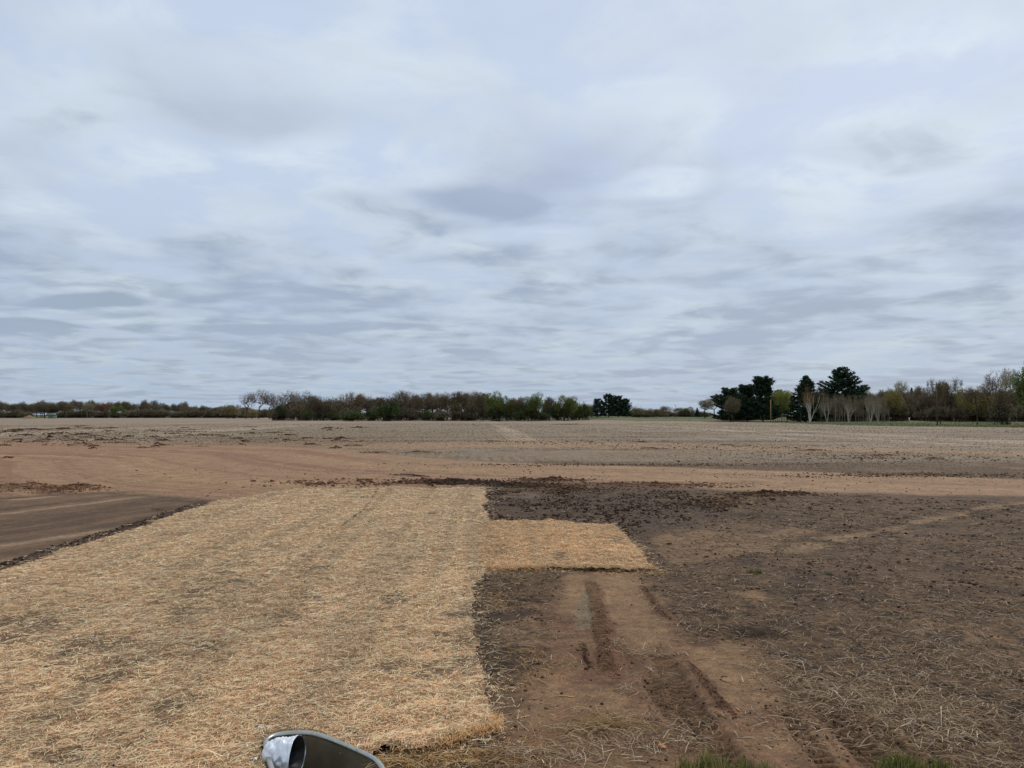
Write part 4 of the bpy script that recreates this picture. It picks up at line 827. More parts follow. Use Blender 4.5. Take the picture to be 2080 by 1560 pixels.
def dome(name, seed, H0, wr, z0, leaves, lcols, lsize, nb=420, bark=(70, 62, 56), twig=(90, 80, 72), lobes=14, lspread=.28, spray=3, lean=0.0, minr=.016):
    """a tree whose limbs grow out to fill an uneven rounded crown"""
    n_ = np.random.default_rng(seed); T = Tree(seed); cz = H0 * (1 + z0) / 2; rz = H0 * (1 - z0) / 2; W_ = H0 * wr
    dirs = n_.normal(0, 1, (lobes, 3)); dirs[:, 2] = np.abs(dirs[:, 2]) * .9 - .25; dirs /= np.linalg.norm(dirs, axis=1)[:, None]
    lc = dirs * n_.uniform(.45, .68, (lobes, 1)); lr = n_.uniform(.30, .46, lobes)
    i = n_.integers(0, lobes, nb * 2); q = n_.normal(0, 1, (nb * 2, 3)); q /= np.linalg.norm(q, axis=1)[:, None]; q = lc[i] + q * (lr[i] * n_.uniform(.3, 1, nb * 2) ** .5)[:, None]
    q = q[np.linalg.norm(q, axis=1) < 1.02][:nb]; pts = q * [W_, W_, rz] + [lean * H0, 0, cz]
    tr = np.array([(lean * H0 * .9 * (k / 6) ** 1.5 + n_.normal(0, .05), n_.normal(0, .05), k / 6 * H0 * .38 - .2 * (k == 0)) for k in range(7)])
    nodes = list(tr); par = [-1] + list(range(6)); crown0 = tr[2]; order = np.argsort(np.linalg.norm((pts - crown0) * [1, 1, .8], axis=1))
    for a in order:
        p = pts[a]; NN = np.array(nodes); d = np.linalg.norm(NN - p, axis=1) + .6 * np.maximum(0, NN[:, 2] - p[2] + .2); d[:2] += 50; j = int(np.argmin(d)); q0 = NN[j]
        mid_ = (q0 + p) / 2 + n_.normal(0, .07, 3) * np.linalg.norm(p - q0) + [0, 0, -.04 * np.linalg.norm(p - q0)]
        nodes.append(mid_); par.append(j); nodes.append(p); par.append(len(nodes) - 2)
    NN = np.array(nodes); cnt = np.zeros(len(NN))
    for k in range(len(NN) - 1, -1, -1):
        cnt[k] += 1
        if par[k] >= 0: cnt[par[k]] += cnt[k]
    rad_ = .0115 * cnt ** .42 * (H0 / 12)
    for k in range(1, len(NN)):
        j = par[k]; r1 = rad_[k]; r0 = min(rad_[j], r1 * 1.5) if j >= 6 else rad_[j]
        T.seg.append((np.array([NN[j], NN[k]]), np.array([r0, r1]), 6 if r1 > .09 else 4 if r1 > .04 else 3, 0 if r1 > .045 else 3))
    tips = NN[7:][1::2]
    for p in tips:
        for _ in range(spray):
            d = n_.normal(0, 1, 3) + (p - [lean * H0, 0, cz - rz * .3]) / W_ * 1.3; d /= np.linalg.norm(d); e = p + d * n_.uniform(.3, .75); T.seg.append((np.array([p, (p + e) / 2 + n_.normal(0, .05, 3), e]), np.array([.016, .012, .008]), 3, 4))
            T.tips.append((e, d)); T.tips.append(((p + e) / 2, d))
    tv = T.tubes(levs=(0,), cf=lambda l: A(*bark)); cv = [T.tubes(minr=minr, levs=(3, 4), cf=lambda l: A(*twig))]
    tp = np.array([t[0] for t in T.tips]); P = tp[n_.integers(0, len(tp), leaves)] + n_.normal(0, lspread, (leaves, 3)); cv.append(leafquads(P, lsize, palr(n_, len(P), lcols), n_)); store(name, tv, cat(cv), (MBARK, MTWIG))
OAK = dict(kids=[(5, 7), 5, 5, 4], spread=[.68, .8, .8, .8], ratio=[.95, .60, .52, .5], max=4, wob=.15, up=.01, lo0=.6)
ELM = dict(kids=[(4, 5), 5, 5, 4], spread=[.48, .6, .75, .8], ratio=[1.1, .62, .52, .5], max=4, wob=.12, up=.04, lo0=.5)
BUSHY = dict(kids=[(6, 8), 5, 4, 3], spread=[.9, .8, .8, .8], ratio=[.9, .6, .55, .5], max=4, wob=.2, up=.06, lo0=.25)
OL = [(104, 98, 72), (118, 108, 80), (92, 84, 66), (128, 114, 88)]
GR = [(82, 98, 48), (96, 112, 54), (68, 82, 42), (110, 122, 62)]
BR = [(98, 90, 74), (88, 82, 68), (112, 104, 82), (82, 80, 66), (118, 114, 84)]
OK2 = [(112, 104, 82), (124, 114, 88), (100, 92, 76), (132, 120, 98)]
DOMES = [('bare_oak_a', 1, 12, .36, .22, 1500, OK2, .20, dict(nb=380)), ('bare_oak_b', 2, 12, .36, .24, 1700, OK2, .20, dict(nb=420, lobes=14)), ('bare_oak_c', 3, 12, .27, .28, 1300, OK2, .20, dict(nb=340, lobes=13)),
         ('bare_elm', 4, 12, .36, .16, 700, OK2, .18, dict(nb=380, lobes=15, lean=-.08)), ('bud_tree_a', 5, 12, .36, .20, 4200, OL + OK2, .24, dict(nb=420)), ('bud_tree_b', 6, 12, .30, .16, 3800, OL + BR, .24, dict(nb=420)),
         ('green_tree_a', 7, 12, .40, .14, 8000, GR, .30, dict(nb=380, lspread=.36)), ('green_tree_b', 8, 12, .30, .12, 6500, GR + [(116, 126, 74)], .30, dict(nb=340, lobes=11, lspread=.36)),
         ('brown_tree', 9, 10, .42, .05, 6000, BR, .26, dict(nb=420, lobes=12)), ('brown_tree_b', 10, 10, .38, .05, 6500, BR + OL, .26, dict(nb=420, lobes=12))]
for nm_, sd_, h_, w_, z_, lv_, cl_, ls_, kw_ in DOMES: dome(nm_, sd_, h_, w_, z_, lv_, cl_, ls_, **kw_)
decid('bush_green', 11, BUSHY, 9000, [(64, 76, 44), (76, 88, 50), (56, 66, 40)], .32, H0=5, trunk=.22, r0=.06, multi=4, splay=.8)
decid('bush_brown', 12, BUSHY, 4200, BR + [(84, 78, 66)], .26, H0=5, trunk=.22, r0=.05, multi=4, splay=.7)
decid('bush_pale', 13, BUSHY, 2600, [(128, 124, 92), (140, 126, 98), (118, 118, 80)], .26, H0=6, trunk=.3, r0=.06, multi=4, splay=.35)
dome('yellow_tree', 21, 10, .38, .08, 5000, [(124, 118, 66), (110, 108, 60), (136, 130, 78)], .26); dome('pale_tree', 14, 12, .27, .25, 2400, [(150, 150, 116), (136, 138, 100), (160, 152, 126)], .22, nb=320, twig=(140, 132, 120), bark=(120, 112, 100))
dome('red_tree', 15, 12, .36, .15, 5000, [(122, 86, 70), (110, 78, 62), (130, 96, 76)], .28)
BIR = dict(kids=[3, 4, 4, 4], spread=[.35, .5, .6, .7], ratio=[.75, .6, .55, .5], max=4, wob=.09, up=.12, lo0=.75)
decid('birch_clump', 16, BIR, 2600, [(118, 96, 66), (108, 92, 62), (128, 104, 72)], .25, bark=(206, 200, 192), twig=(112, 92, 76), H0=12, trunk=.50, r0=.19, multi=5, splay=.42, lspread=.45)
decid('birch_bare', 17, BIR, 500, BR, .2, bark=(190, 182, 172), twig=(150, 138, 126), H0=12, trunk=.55, r0=.16, multi=5, splay=.38)
ASP = dict(kids=[15, 3, 3], spread=[.55, .6, .7], ratio=[.16, .6, .6], max=3, wob=.03, up=.12, lo0=.22)
decid('aspen', 18, ASP, 3000, [(132, 140, 76), (120, 130, 68), (144, 150, 84)], .30, bark=(176, 168, 150), twig=(130, 126, 96), H0=12, trunk=.85, r0=.13, lspread=.5)
decid('grey_sapling', 19, ASP, 700, BR, .26, bark=(160, 152, 144), twig=(126, 116, 106), H0=12, trunk=.85, r0=.13, lspread=.5)
decid('grey_sapling_b', 20, ASP, 1100, [(120, 112, 86), (110, 98, 80)], .28, bark=(126, 116, 108), twig=(110, 100, 92), H0=12, trunk=.8, r0=.12, lspread=.55, lean=.1)
def pine(name, seed, H0, wid, prof, nwh, clump=11, cols=((48, 64, 46), (40, 56, 42), (58, 74, 52), (36, 50, 40)), droop=.0, gap=.0, csz=.55, low=.1):
    n_ = np.random.default_rng(seed); T = Tree(seed); z = np.linspace(0, H0, 9); pts = np.stack([n_.normal(0, .05, 9).cumsum(), n_.normal(0, .05, 9).cumsum(), z - .2], 1)
    T.seg.append((pts, np.linspace(.26, .03, 9), 7, 0)); P, D = [], []
    for i in range(nwh):
        f = low + (1 - low) * (i + n_.uniform(-.3, .3)) / nwh; f = min(max(f, low), .99); rad_ = prof(f) * wid / 2; nb = 5 if f < .9 else 4
        az0 = n_.uniform(0, 6.28)
        for b in range(nb):
            if n_.uniform() < gap: continue
            az = az0 + b * 6.28 / nb + n_.normal(0, .2); L = rad_ * n_.uniform(.7, 1.15); el = .12 + .55 * f - droop; p = np.array([pts[-1, 0] * f, pts[-1, 1] * f, f * H0]); bp = [p.copy()]
            for k in range(4):
                e = el + (k - 1) * .14; p = p + np.array([math.cos(az) * math.cos(e), math.sin(az) * math.cos(e), math.sin(e)]) * L / 4; bp.append(p.copy())
            bp = np.array(bp); T.seg.append((bp, np.linspace(.05, .012, 5), 3, 1))
            nc = max(3, int(L / .30))
            for c_ in range(nc):
                g = (c_ + 1) / nc; g = .25 + .75 * g; q = g * 4; j = min(int(q), 3); cc_ = bp[j] + (bp[j + 1] - bp[j]) * (q - j)
                sidev = np.array([-math.sin(az), math.cos(az), 0]); lat = n_.uniform(-1, 1) * .35 * L * (1.15 - g); cc_ = cc_ + sidev * lat + [0, 0, .08]
                k = clump; P.append(cc_ + n_.normal(0, [.25, .25, .14], (k, 3)) * csz / .55); 
    P = np.concatenate(P); cv = leafquads(P, csz, palr(n_, len(P), cols, .2), n_, flat=.3); tv = T.tubes(cf=lambda l: A(56, 48, 42)); store(name, tv, cv, (MBARK, MNEED))
pine('white_pine', 31, 20, 16.5, lambda f: (1.0 if f < .35 else max(.12, 1.0 - ((f - .35) / .65) ** 1.25 * .86)), 23, clump=12, gap=.14, low=.12, csz=.6)
pine('spruce', 32, 16, 12, lambda f: max(.08, (1 - f) ** .8 * 1.02), 30, clump=12, droop=.15, low=.04)
pine('full_pine_a', 33, 16, 12, lambda f: max(.1, math.sqrt(max(0, 1 - (max(0, f - .35) / .66) ** 2)) * (.75 + .25 * math.sin(f * 9))), 25, clump=13, gap=.05, low=.05, csz=.6)
pine('full_pine_b', 34, 15, 14, lambda f: max(.1, math.sqrt(max(0, 1 - (max(0, f - .45) / .56) ** 2)) * (.8 + .2 * math.sin(f * 13 + 1))), 24, clump=13, gap=.05, low=.05, csz=.6)
pine('bank_pine', 35, 12, 11, lambda f: max(.15, 1 - (max(0, f - .3) / .7) ** 2 * .8), 18, clump=13, gap=.12, low=.06, csz=.5)

NTREE = [0]
TR = random.Random(77)
def tree(proto, pxx, top, base, label, cat, group=None, wpx=None, name=None, rz=None, z0=None, dist=None):
    """a tree standing where the photograph shows it, at the height the photograph shows"""
    if dist is None: x, y = G(pxx, base)
    else: y = dist; x = (pxx - 1040) / FPX * dist
    g = float(H(np.array([x]), np.array([y]), np.array([2.0]))[0]); d = y
    h = (HZ - top) / FPX * d + CAMH - g
    ta, cb, hz, wx = PROTO[proto]; sz = h / hz; sx = sz if wpx is None else wpx / FPX * d / wx; sx = min(max(sx, sz * .45), sz * 1.9)
    root = empty(name or 'tree', (x, y, g), TR.uniform(0, 6.28) if rz is None else rz); root.scale = (sx, sx, sz)
    for nm, me in (('trunk', ta), ('crown', cb)):
        o = bpy.data.objects.new(nm, me); COL.objects.link(o); o.parent = root
    tag(root, label, cat, group); return root

# --- middle row, left to right
MG = 'bare spring trees in the middle row'
tree('bare_elm', 499, 799, 851, 'leaning bare tree standing alone at the left end of the middle row', 'tree', MG, 34, 'bare_tree', rz=3.14)
tree('bare_oak_b', 526, 792.5, 851, 'tall bare tree with rounded top, second from the left end of the middle row', 'tree', MG, 36, 'bare_tree')
tree('bare_oak_c', 547, 798, 851.5, 'slim bare tree just right of the tall rounded one, left end of middle row', 'tree', MG, 26, 'bare_tree')
mids = [(566, 805, 26, 'bare_oak_b'), (585, 795.5, 34, 'bare_oak_a'), (603, 800, 24, 'bare_oak_c'), (620, 797, 38, 'bare_oak_b'), (638, 805, 26, 'bud_tree_b'), (655, 806, 32, 'bare_oak_a'), (679, 808, 24, 'bare_oak_c'), (700, 802, 26, 'bare_oak_a'),
        (722, 799, 34, 'bud_tree_a'), (748, 806, 30, 'bare_oak_b'), (768, 808, 26, 'bud_tree_b'), (787, 805, 30, 'bare_oak_c'), (816, 795, 30, 'bud_tree_a'), (833, 799, 26, 'bare_oak_a'), (848, 804, 24, 'bud_tree_b'),
        (862, 799, 30, 'bud_tree_b'), (878, 803, 24, 'bare_oak_c'), (893, 800, 26, 'bud_tree_a'), (909, 799, 24, 'bare_oak_c'), (924, 798, 26, 'bud_tree_b'), (938, 797, 30, 'bud_tree_a'), (952, 801, 24, 'bud_tree_b'), (966, 797, 30, 'bud_tree_a'), (982, 799, 28, 'bud_tree_b')]
ORD = 'first second third fourth fifth sixth seventh eighth ninth tenth eleventh twelfth thirteenth fourteenth fifteenth sixteenth seventeenth eighteenth nineteenth twentieth twenty-first twenty-second twenty-third twenty-fourth'.split()
for i, (a, b, c_, p) in enumerate(mids):
    k_ = 'bare' if p.startswith('bare') else 'olive-tinged'
    lb = '%s tree of the middle row, %s tall one right of the slim bare tree' % (k_, ORD[i]) if i < 12 else '%s tree of the middle row, %s tall one left of where the row turns green' % (k_, ORD[23 - i])
    tree(p, a, b, 854.2 + .6 * math.sin(i * 1.7), lb, 'tree', 'tall bare trees at the front of the middle row', c_ * 1.12, 'bare_tree')
for i in range(48):
    a = 584 + i * 8.4 + TR.uniform(-4, 4); tree(['bare_oak_a', 'bud_tree_b', 'brown_tree_b', 'bare_oak_b'][i % 4], a, TR.uniform(808, 816) + (5 if a < 720 else -3 if a > 850 else 0), 852.6 + TR.uniform(-.4, .4), 'bare brown tree in the thick of the middle row, over dark undergrowth', 'tree', 'bare trees packed in the middle row', TR.uniform(30, 42), 'bare_tree')
GG = 'green trees at the right end of the middle row'
for a, b, c_, p, lb in [(1008, 798.5, 42, 'green_tree_a', 'tallest and broadest green tree, where the bare middle row turns green'), (1031, 807, 30, 'green_tree_b', 'green tree between the broad green tree and the low olive trees'),
                        (1052, 808, 30, 'bud_tree_a', 'olive half-leafed tree left of centre in the green stretch of trees'), (1073, 808, 30, 'green_tree_b', 'low green tree left of the domed yellow-green tree'),
                        (1094, 800.5, 34, 'green_tree_a', 'domed yellow-green tree standing above its green neighbours'), (1116, 808, 24, 'bud_tree_b', 'thin grey-green tree right of the domed one'),
                        (1145, 805.5, 32, 'green_tree_b', 'upright green tree, second from the right end of the middle row'), (1165, 808, 30, 'green_tree_a', 'last green tree at the right end of the middle row')]:
    tree(p, a, b, 855.2, lb, 'tree', GG, c_, 'green_tree')
SB = 'shrubs under the middle row'
for i in range(64):
    a = 552 + i * 10.1 + TR.uniform(-4, 4); g = a > 985 or TR.random() < .2
    tree('bush_green' if g else 'bush_brown', a, TR.uniform(818, 842) if a > 620 else TR.uniform(822, 836), 854.5 + TR.uniform(-.6, .6),
         'low green shrub under the middle row of trees' if g else 'low brown shrub under the middle row of trees', 'shrub', SB + (' green' if g else ' brown'), TR.uniform(18, 30), 'shrub')
tree('bush_green', 719, 838, 856, 'bright green bush at the foot of the middle row, at the field edge', 'bush', None, 42, 'bush')
tree('bush_green', 790, 821, 855.6, 'tall round green bush among bare trees in the middle row', 'bush', None, 40, 'bush')
for a in (462, 475, 512):
    tree('bush_pale', a, 826 if a < 500 else 833, 850.6, {462: 'thin bare shrub left of the leaning lone tree, farther out', 475: 'bare shrub touching the leaning lone tree on its left', 512: 'small green-grey shrub between the leaning tree and the tall rounded bare tree'}[a], 'shrub', 'small shrubs round the lone leaning tree', 26, 'shrub')
for i, a in enumerate((1182, 1192, 1203)):
    tree('bush_pale', a, 822 + i, 852, ('left', 'middle', 'right')[i] + ' one of three pale green-tan bushes between the green trees and the bank pines', 'bush', 'pale bushes beside the pines', 20, 'bush')
# --- pines on the bank
BP = 'dark pines on the grassy bank'
for a, b, c_, lb in [(1214, 811, 24, 'small dark pine at the left of the group on the bank'), (1236, 802, 34, 'tallest dark pine of the group on the bank'), (1256, 805.5, 34, 'dark pine in the right half of the group on the bank'), (1271, 811, 24, 'dark pine with open spiky branches at the right of the group on the bank')]:
    tree('bank_pine', a, b, 852, lb, 'pine tree', BP, c_, 'pine_tree', dist=455)
DT = 'small distant trees between the two pine groups'
for a, b, c_, p, lb in [(1299, 832, 28, 'bush_pale', 'round olive tree just right of the pines on the bank, far off'), (1327, 834, 22, 'bud_tree_a', 'small far tree left of the thin light pole, second from the bank pines'), (1353, 829, 32, 'bud_tree_b', 'widest brownish far tree, left of the thin light pole'),
                        (1380, 832, 26, 'bud_tree_a', 'far brownish tree just right of the thin light pole'), (1400, 831, 28, 'green_tree_b', 'far yellow-green tree, left of the tiny conifer'), (1340, 836, 20, 'bush_pale', 'low far shrub between two brownish far trees'), (1314, 837, 16, 'bush_pale', 'low far shrub right of the round olive tree'),
                        (1390, 838, 24, 'bush_brown', 'low brown far shrub under the yellow-green far tree')]:
    tree(p, a, b - 3.5, 852, lb, 'tree', DT, c_ * 1.3, 'distant_tree', dist=520)
for i in range(22):
    a = 1283 + i * 7.2; tree('bush_brown' if i % 3 else 'bush_pale', a, TR.uniform(835, 841), 852, 'low far brown shrub in the band under the small distant trees', 'shrub', 'far shrubs between the two pine groups', 20, 'shrub', dist=560)
tree('spruce', 1416, 829, 852, 'tiny narrow conifer in the gap left of the big dark pines', 'conifer', None, 9, 'conifer', dist=500)
tree('bud_tree_b', 1431, 814, 854, 'grey-green tree, left of two beside the big dark pines', 'tree', 'pair of light trees left of the dark pines', 32, 'leafing_tree')
tree('pale_tree', 1451, 808.5, 854.5, 'pale bare tree touching the left of the dark pines', 'tree', 'pair of light trees left of the dark pines', 34, 'leafing_tree')
# --- big dark pines
DP = 'big dark pines on the right'
tree('full_pine_b', 1483, 790.5, 856.8, 'broad round dark pine at the left of the big pine group', 'pine tree', DP, 60, 'pine_tree')
tree('full_pine_a', 1518, 784, 856.5, 'dark pine in the middle of the big pine group', 'pine tree', DP, 46, 'pine_tree')
tree('full_pine_a', 1550, 768, 857, 'tallest dark pine of the big group, left of the pale wooden pole', 'pine tree', DP, 58, 'pine_tree')
tree('full_pine_b', 1500, 800, 855.6, 'low dark pine filling in behind the big pine group', 'pine tree', DP, 60, 'pine_tree')
tree('full_pine_a', 1583, 794, 853, 'dark pine top showing over the yellow-green aspens', 'pine tree', DP, 26, 'pine_tree')
tree('brown_tree', 1488, 808, 857.8, 'reddish-brown tree in front of the broad round dark pine', 'tree', None, 34, 'brown_tree')
for i, a in enumerate([1571, 1575, 1579, 1583, 1587, 1591, 1594, 1598, 1602, 1606, 1589, 1600]):
    tree('aspen', a, 796 + TR.uniform(-2, 8), 856.6 + TR.uniform(-.6, .6), 'thin yellow-green aspen between the wooden pole and the pointed pine', 'aspen', 'aspens between the dark pines', 20, 'aspen_tree')
tree('spruce', 1638, 768, 857.2, 'pointed dark pine behind the white-stemmed birch', 'pine tree', DP, 66, 'pine_tree')
tree('birch_clump', 1645, 789, 858.4, 'white birch with several spreading stems in front of the pointed dark pine', 'birch', 'white birches along the field edge', 46, 'birch_tree')
tree('white_pine', 1711, 750.5, 856.2, 'tallest pine, with layered open branches, above grey saplings', 'pine tree', DP, 84, 'pine_tree')
tree('bare_oak_c', 1674, 780, 854.5, 'bare grey tree between the pointed pine and the tallest pine', 'tree', None, 28, 'bare_tree')
tree('full_pine_b', 1748, 786, 854, 'low dark pine top at the right side of the tallest pine', 'pine tree', DP, 24, 'pine_tree')
tree('birch_bare', 1724, 816, 859.2, 'small white birch clump below the tallest pine', 'birch', 'white birches along the field edge', 28, 'birch_tree')
tree('birch_bare', 1768, 806, 858, 'pale forked birch right of the tallest pine', 'birch', 'white birches along the field edge', 26, 'birch_tree')
tree('birch_bare', 1784, 806, 857.6, 'pale bent birch, rightmost of the white-stemmed ones', 'birch', 'white birches along the field edge', 28, 'birch_tree')
tree('birch_bare', 1680, 812, 858.2, 'thin grey-white birch between the big birch and the tallest pine', 'birch', 'white birches along the field edge', 24, 'birch_tree')
for i in range(18):
    a = 1664 + i * 8 + TR.uniform(-3, 3); tree(['bud_tree_b', 'bare_oak_c'][i % 2], a, TR.uniform(800, 806), 855.2, 'grey-olive tree behind the grey saplings, right of the tallest pine', 'tree', 'trees behind the grey saplings', TR.uniform(26, 36), 'budding_tree')
for i in range(56):
    a = 1668 + i * 2.5 + TR.uniform(-2, 2); tree('grey_sapling' if i % 2 else 'grey_sapling_b', a, TR.uniform(799, 812), 857 + TR.uniform(-.8, .6), 'thin grey sapling in the stand below and right of the tallest pine', 'sapling', 'grey saplings at the field edge', 13, 'sapling')
tree('pale_tree', 1757, 783, 854, 'light green tree behind the saplings, right of the tallest pine', 'tree', None, 22, 'leafing_tree')
tree('pale_tree', 1832, 776, 853.5, 'tall pale narrow tree rising from the brown woods', 'tree', None, 26, 'leafing_tree')
tree('spruce', 1853, 791, 853.5, 'small green conifer tip showing above the brown woods', 'conifer', None, 10, 'conifer')
# --- brown woods to the right edge
WG = 'brown woods on the right'
for i in range(48):
    a = 1790 + i * 6.4 + TR.uniform(-4, 4); tree(['brown_tree', 'brown_tree_b', 'bud_tree_b', 'bare_oak_b'][i % 4], a, TR.uniform(794, 806), 855.2 + TR.uniform(-1.6, 1.0), 'brown budding tree in the even-topped woods on the right', 'tree', WG, TR.uniform(26, 40), 'brown_tree')
for i in range(46):
    a = 1665 + i * 9.4 + TR.uniform(-4, 4); tree('bush_brown', a, TR.uniform(818, 836), 856.4 + TR.uniform(-.6, .5), 'brown undergrowth shrub along the foot of the woods on the right', 'shrub', 'undergrowth shrubs on the right', TR.uniform(20, 32), 'shrub')
tree('bud_tree_b', 1877, 786, 855, 'rounded brown tree standing just above the woods, left of the utility pole', 'tree', None, 34, 'budding_tree')
tree('bud_tree_a', 1902, 774, 857, 'olive tree directly behind the utility pole', 'tree', None, 30, 'budding_tree')
tree('bud_tree_a', 1932, 773, 856.6, 'domed bronze-leafed tree right of the utility pole', 'tree', None, 42, 'budding_tree')
tree('bud_tree_a', 1985, 786, 858, 'broad bronze-topped tree between the domed tree and the tall bare trees', 'tree', None, 42, 'budding_tree')
for a, b, c_, lb in [(1962, 800, 34, 'yellow-olive tree right of the domed bronze tree'), (2008, 800, 40, 'yellow-green tree low beneath the tall bare trees near the right edge'), (1815, 792, 30, 'yellow-olive tree top left of the tall pale narrow tree')]:
    tree('yellow_tree', a, b, 857, lb, 'tree', None, c_, 'leafing_tree')
tree('bare_oak_c', 2012, 759, 858, 'tall bare grey tree, left one of two near the right edge', 'tree', 'tall bare trees near the right edge', 26, 'bare_tree')
tree('bare_oak_c', 2030, 759, 858.5, 'tall bare grey tree, right one of two near the right edge', 'tree', 'tall bare trees near the right edge', 24, 'bare_tree')
tree('pale_tree', 2052, 751, 860, 'tall pale leafing tree second from the right edge', 'tree', None, 28, 'leafing_tree')
tree('bud_tree_b', 2046, 792, 862, 'small dark-trunked tree with a fallen pale stem beside it, near the right edge', 'tree', None, 42, 'leafing_tree')
tree('green_tree_b', 2082, 744, 862.5, 'green tree cut by the right edge of the picture', 'tree', None, 44, 'leafing_tree')
tree('bush_brown', 2030, 822, 862, 'bronze shrub below the tall bare trees near the right edge', 'shrub', None, 34, 'shrub')
# --- far left woods
FG_ = 'far woods on the left'
kinds = ['brown_tree', 'brown_tree_b', 'bud_tree_b', 'brown_tree', 'bud_tree_a', 'brown_tree_b']
for i in range(74):
    a = -60 + i * 8.4 + TR.uniform(-3, 3); top = 817 + TR.uniform(-3, 8) + min(max(0, (a - 330)) * .06, 12)
    tree(kinds[i % 6], a, top, 848.2 + TR.uniform(-.5, .3), 'brown budding tree in the low far woods on the left', 'tree', FG_, TR.uniform(15, 25), 'distant_tree')
for i in range(68):
    a = -60 + i * 9.0 + TR.uniform(-3, 3)
    if 55 < a < 114: continue
    tree('bush_brown', a, TR.uniform(833, 840), 848.9, 'brown shrub along the foot of the low far woods on the left', 'shrub', 'shrubs along the far left woods', 22, 'shrub')
for a in (38, 50, 62, 74, 86, 98, 110, 122):
    tree('brown_tree_b', a, TR.uniform(821, 827), 847.4, 'brown tree in the far left woods, behind the sand heap and shed', 'tree', 'trees behind the far shed', 22, 'distant_tree')
for a, b, c_, p, lb in [(4, 814.5, 22, 'bare_oak_a', 'slightly taller bare tree at the far left edge'), (90, 818, 40, 'bud_tree_a', 'spreading dark tree in front of the pale green shed'), (131, 816, 26, 'bud_tree_b', 'dark tree right of the pale green shed'),
                        (177, 818, 20, 'pale_tree', 'pale bare tree left of the red-leafed tree'), (213, 819, 24, 'red_tree', 'red-leafed tree in the far left woods'), (376, 822, 22, 'bare_oak_b', 'bare tree rising from the right part of the far left woods'),
                        (240, 825, 26, 'green_tree_b', 'green tree just right of the red-leafed tree')]:
    tree(p, a, b, 849.2, lb, 'tree', None, c_, 'distant_tree')

# ------------------------------------------------------------------ poles, posts, shed, sand heap
def boxv(x0, x1, y0, y1, z0, z1):
    return np.array([(x0, y0, z0), (x1, y0, z0), (x1, y1, z0), (x0, y1, z0), (x0, y0, z1), (x1, y0, z1), (x1, y1, z1), (x0, y1, z1)], float), np.array([[0, 3, 2, 1], [4, 5, 6, 7], [0, 1, 5, 4], [1, 2, 6, 5], [2, 3, 7, 6], [3, 0, 4, 7]])
def boxes(bs):
    V, F, o = [], [], 0
    for b in bs: v, f = boxv(*b); V.append(v); F.append(f + o); o += 8
    return np.concatenate(V), np.concatenate(F)
def cyl(p0, p1, r0, r1, ns=12):
    p0, p1 = np.array(p0, float), np.array(p1, float); d = p1 - p0; a = np.cross(d, [.1, 1, .2]); a /= np.linalg.norm(a); b = np.cross(d, a); b /= np.linalg.norm(b)
    th = np.arange(ns) * 2 * math.pi / ns; ring = np.cos(th)[:, None] * a + np.sin(th)[:, None] * b
    V = np.concatenate([p0 + ring * r0, p1 + ring * r1, [p0], [p1]]); i = np.arange(ns); j = (i + 1) % ns
    return V, [np.stack([i, j, j + ns, i + ns], 1), np.concatenate([np.stack([j, i, i * 0 + 2 * ns], 1), np.stack([i + ns, j + ns, i * 0 + 2 * ns + 1], 1)])]
MPOLE = plain_mat('weathered_pole', A(96, 82, 70), .85, nscale=3); MPOLE2 = plain_mat('pale_pole', A(176, 144, 108), .8, nscale=3); MGREYP = plain_mat('grey_metal', A(120, 122, 124), .5, .5)
def spot(qx, base):
    x, y = G(qx, base); return x, y, float(H(np.array([x]), np.array([y]), np.array([1.0]))[0])
x, y, g = spot(1904, 863.5); h = (HZ - 776) / FPX * y + CAMH - g
up = empty('utility_pole', (x, y, g)); V, F = cyl((0, 0, -.3), (0, 0, h), .19, .13); mesh_np('pole', V, F, MPOLE, parent=up, smooth=False)
V, F = boxes([(-.9, .9, -.20, -.10, h - .75, h - .63)]); mesh_np('crossarm', V, F, MPOLE, parent=up)
for k in (-.75, 0.0, .75):
    V, F = cyl((k, -.15, h - .63), (k, -.15, h - .45), .05, .03, 8); mesh_np('insulator', V, F, MGREYP, parent=up)
tag(up, 'dark wooden utility pole at the edge of the grass on the right', 'utility pole')
x, y, g = spot(1565.5, 858); h = (HZ - 812) / FPX * y + CAMH - g
o = mesh_np('wooden_pole', *cyl((0, 0, -.3), (.12, 0, h), .17, .14), MPOLE2); o.location = (x, y, g); tag(o, 'pale tan wooden pole in front of the tallest pine of the big dark group', 'pole')
x, y, g = spot(1627, 860); h = (HZ - 838) / FPX * y + CAMH - g
o = mesh_np('thin_post', *cyl((0, 0, -.2), (0, 0, h), .06, .05), MPOLE); o.location = (x, y, g); tag(o, 'thin short pole left of the white-stemmed birch', 'post')
y = 500.0; x = (1372 - 1040) / FPX * y; g = float(H(np.array([x]), np.array([y]), np.array([1.0]))[0]); h = (HZ - 823) / FPX * y + CAMH - g
lp = empty('lamp_pole', (x, y, g)); mesh_np('pole', *cyl((0, 0, 0), (0, 0, h), .12, .08), MGREYP, parent=lp); V, F = boxes([(-.8, .9, -.15, .15, h, h + .16)]); mesh_np('lamp_arm', V, F, MGREYP, parent=lp)
tag(lp, 'thin grey light pole far off above small distant trees', 'light pole')
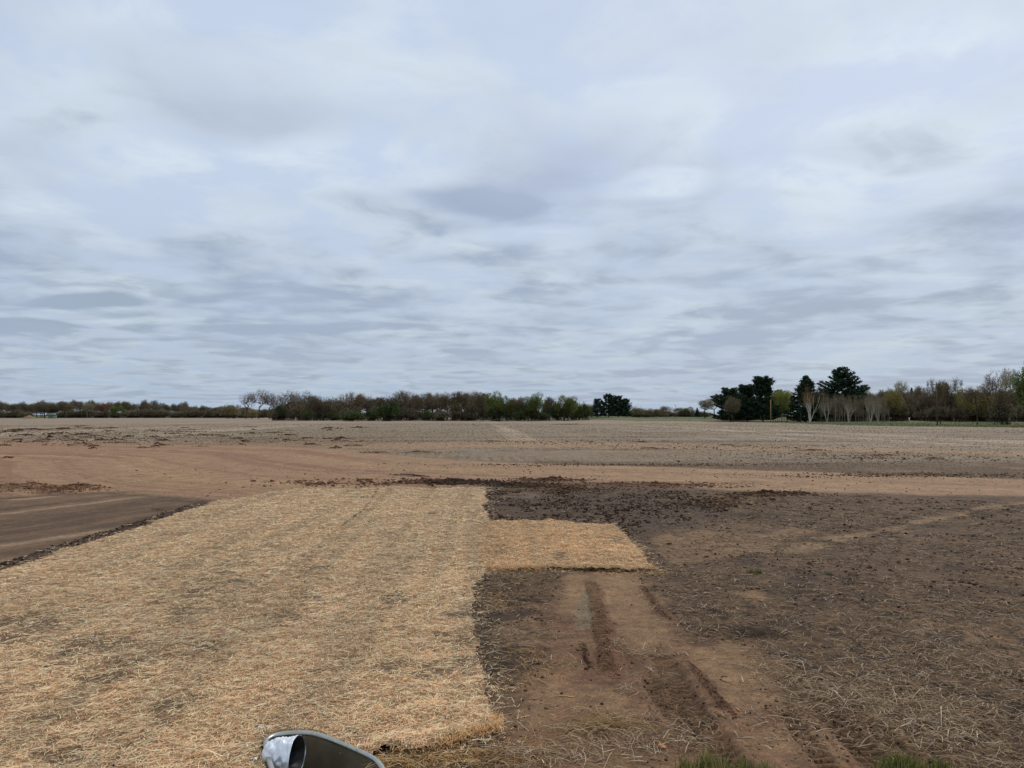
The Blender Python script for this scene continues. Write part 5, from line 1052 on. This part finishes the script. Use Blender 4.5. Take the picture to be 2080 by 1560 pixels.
def marker(qx, base, top, w_, mat, label, cap=None, name='marker_post'):
    x, y, g = spot(qx, base); h = (HZ - top) / FPX * y + CAMH - g; r = empty(name, (x, y, g)); v, f = boxes([(-w_ / 2, w_ / 2, -w_ / 2, w_ / 2, -.1, h), (-w_ * .3, w_ * .3, -w_ * .3, w_ * .3, h, h + .06)]); mesh_np('post', v, f, mat, parent=r)
    if cap is not None: v, f = boxes([(-w_ * .7, w_ * .7, -w_ * .7, w_ * .7, h * .72, h * .95)]); mesh_np('box', v, f, cap, parent=r)
    tag(r, label, 'post')
MWH = plain_mat('white_paint', A(214, 212, 200), .6, var=.1); MBK = plain_mat('dark_paint', A(48, 46, 42), .7)
marker(1847, 857.5, 848, .30, MWH, 'short white post on the green grass, in front of the brown woods')
marker(1910, 861, 852.5, .22, MBK, 'short dark post just right of the utility pole', MBK)
marker(1985, 862.5, 855.5, .22, MBK, 'short dark post with a yellowish top, halfway from the utility pole to the right edge', plain_mat('yellow_mark', A(150, 132, 60), .6, var=.1))
x, y, g = spot(2062, 861); 
o = mesh_np('fallen_stem', *cyl((-3.2, 0, .1), (-1.2, .3, 2.4), .14, .10), plain_mat('pale_bark', A(186, 178, 168), .8)); o.location = (x, y, g); tag(o, 'pale leaning dead stem near the right edge', 'dead stem')
# shed far left
y = 600.0; x = (101 - 1040) / FPX * y
sh = empty('shed', (x, y, 0)); v, f = boxes([(-3.0, 3.0, 0, 5, 0, 1.9)]); mesh_np('wall', v, f, plain_mat('shed_wall', A(126, 150, 146), .7), parent=sh)
v = np.array([(-3.3, -.3, 1.9), (3.3, -.3, 1.9), (3.3, 5.3, 1.9), (-3.3, 5.3, 1.9), (-3.3, 2.5, 3.9), (3.3, 2.5, 3.9)]); f4 = np.array([[0, 1, 5, 4], [2, 3, 4, 5], [0, 3, 2, 1]]); f3 = np.array([[0, 4, 3], [1, 2, 5]])
mesh_np('roof', v, [f4, f3], plain_mat('pale_green_roof', A(88, 116, 110), .5, var=.1), parent=sh)
v, f = boxes([(-2.2, -1.2, -.05, 0, .0, 1.7)]); mesh_np('door', v, f, MWH, parent=sh); v, f = boxes([(.6, 1.6, -.04, 0, .8, 1.5)]); mesh_np('window', v, f, MBK, parent=sh)
tag(sh, 'tiny shed with pale green roof under trees in the far left woods', 'shed')
y = 570.0; x = (60 - 1040) / FPX * y; K = 60; a, b = np.meshgrid(np.linspace(-1, 1, K), np.linspace(-1, 1, K), indexing='ij'); rr2 = np.hypot(a, b)
hz = np.maximum(0, 1 - rr2 * (1 + .15 * fbm(a.ravel(), b.ravel(), .5, 3, 9).reshape(K, K))); hz = hz ** .9 * 2.9; Ix = np.arange(K * K).reshape(K, K)
q = np.stack([Ix[:-1, :-1], Ix[1:, :-1], Ix[1:, 1:], Ix[:-1, 1:]], -1).reshape(-1, 4)
o = mesh_np('sand_heap', np.stack([a.ravel() * 5.4, b.ravel() * 5, hz.ravel() - .15], 1), q, plain_mat('sand', A(128, 114, 98), .95, nscale=2), smooth=True); o.location = (x, y, 0); tag(o, 'pale sand heap at the field edge, left of the tiny shed', 'sand heap')
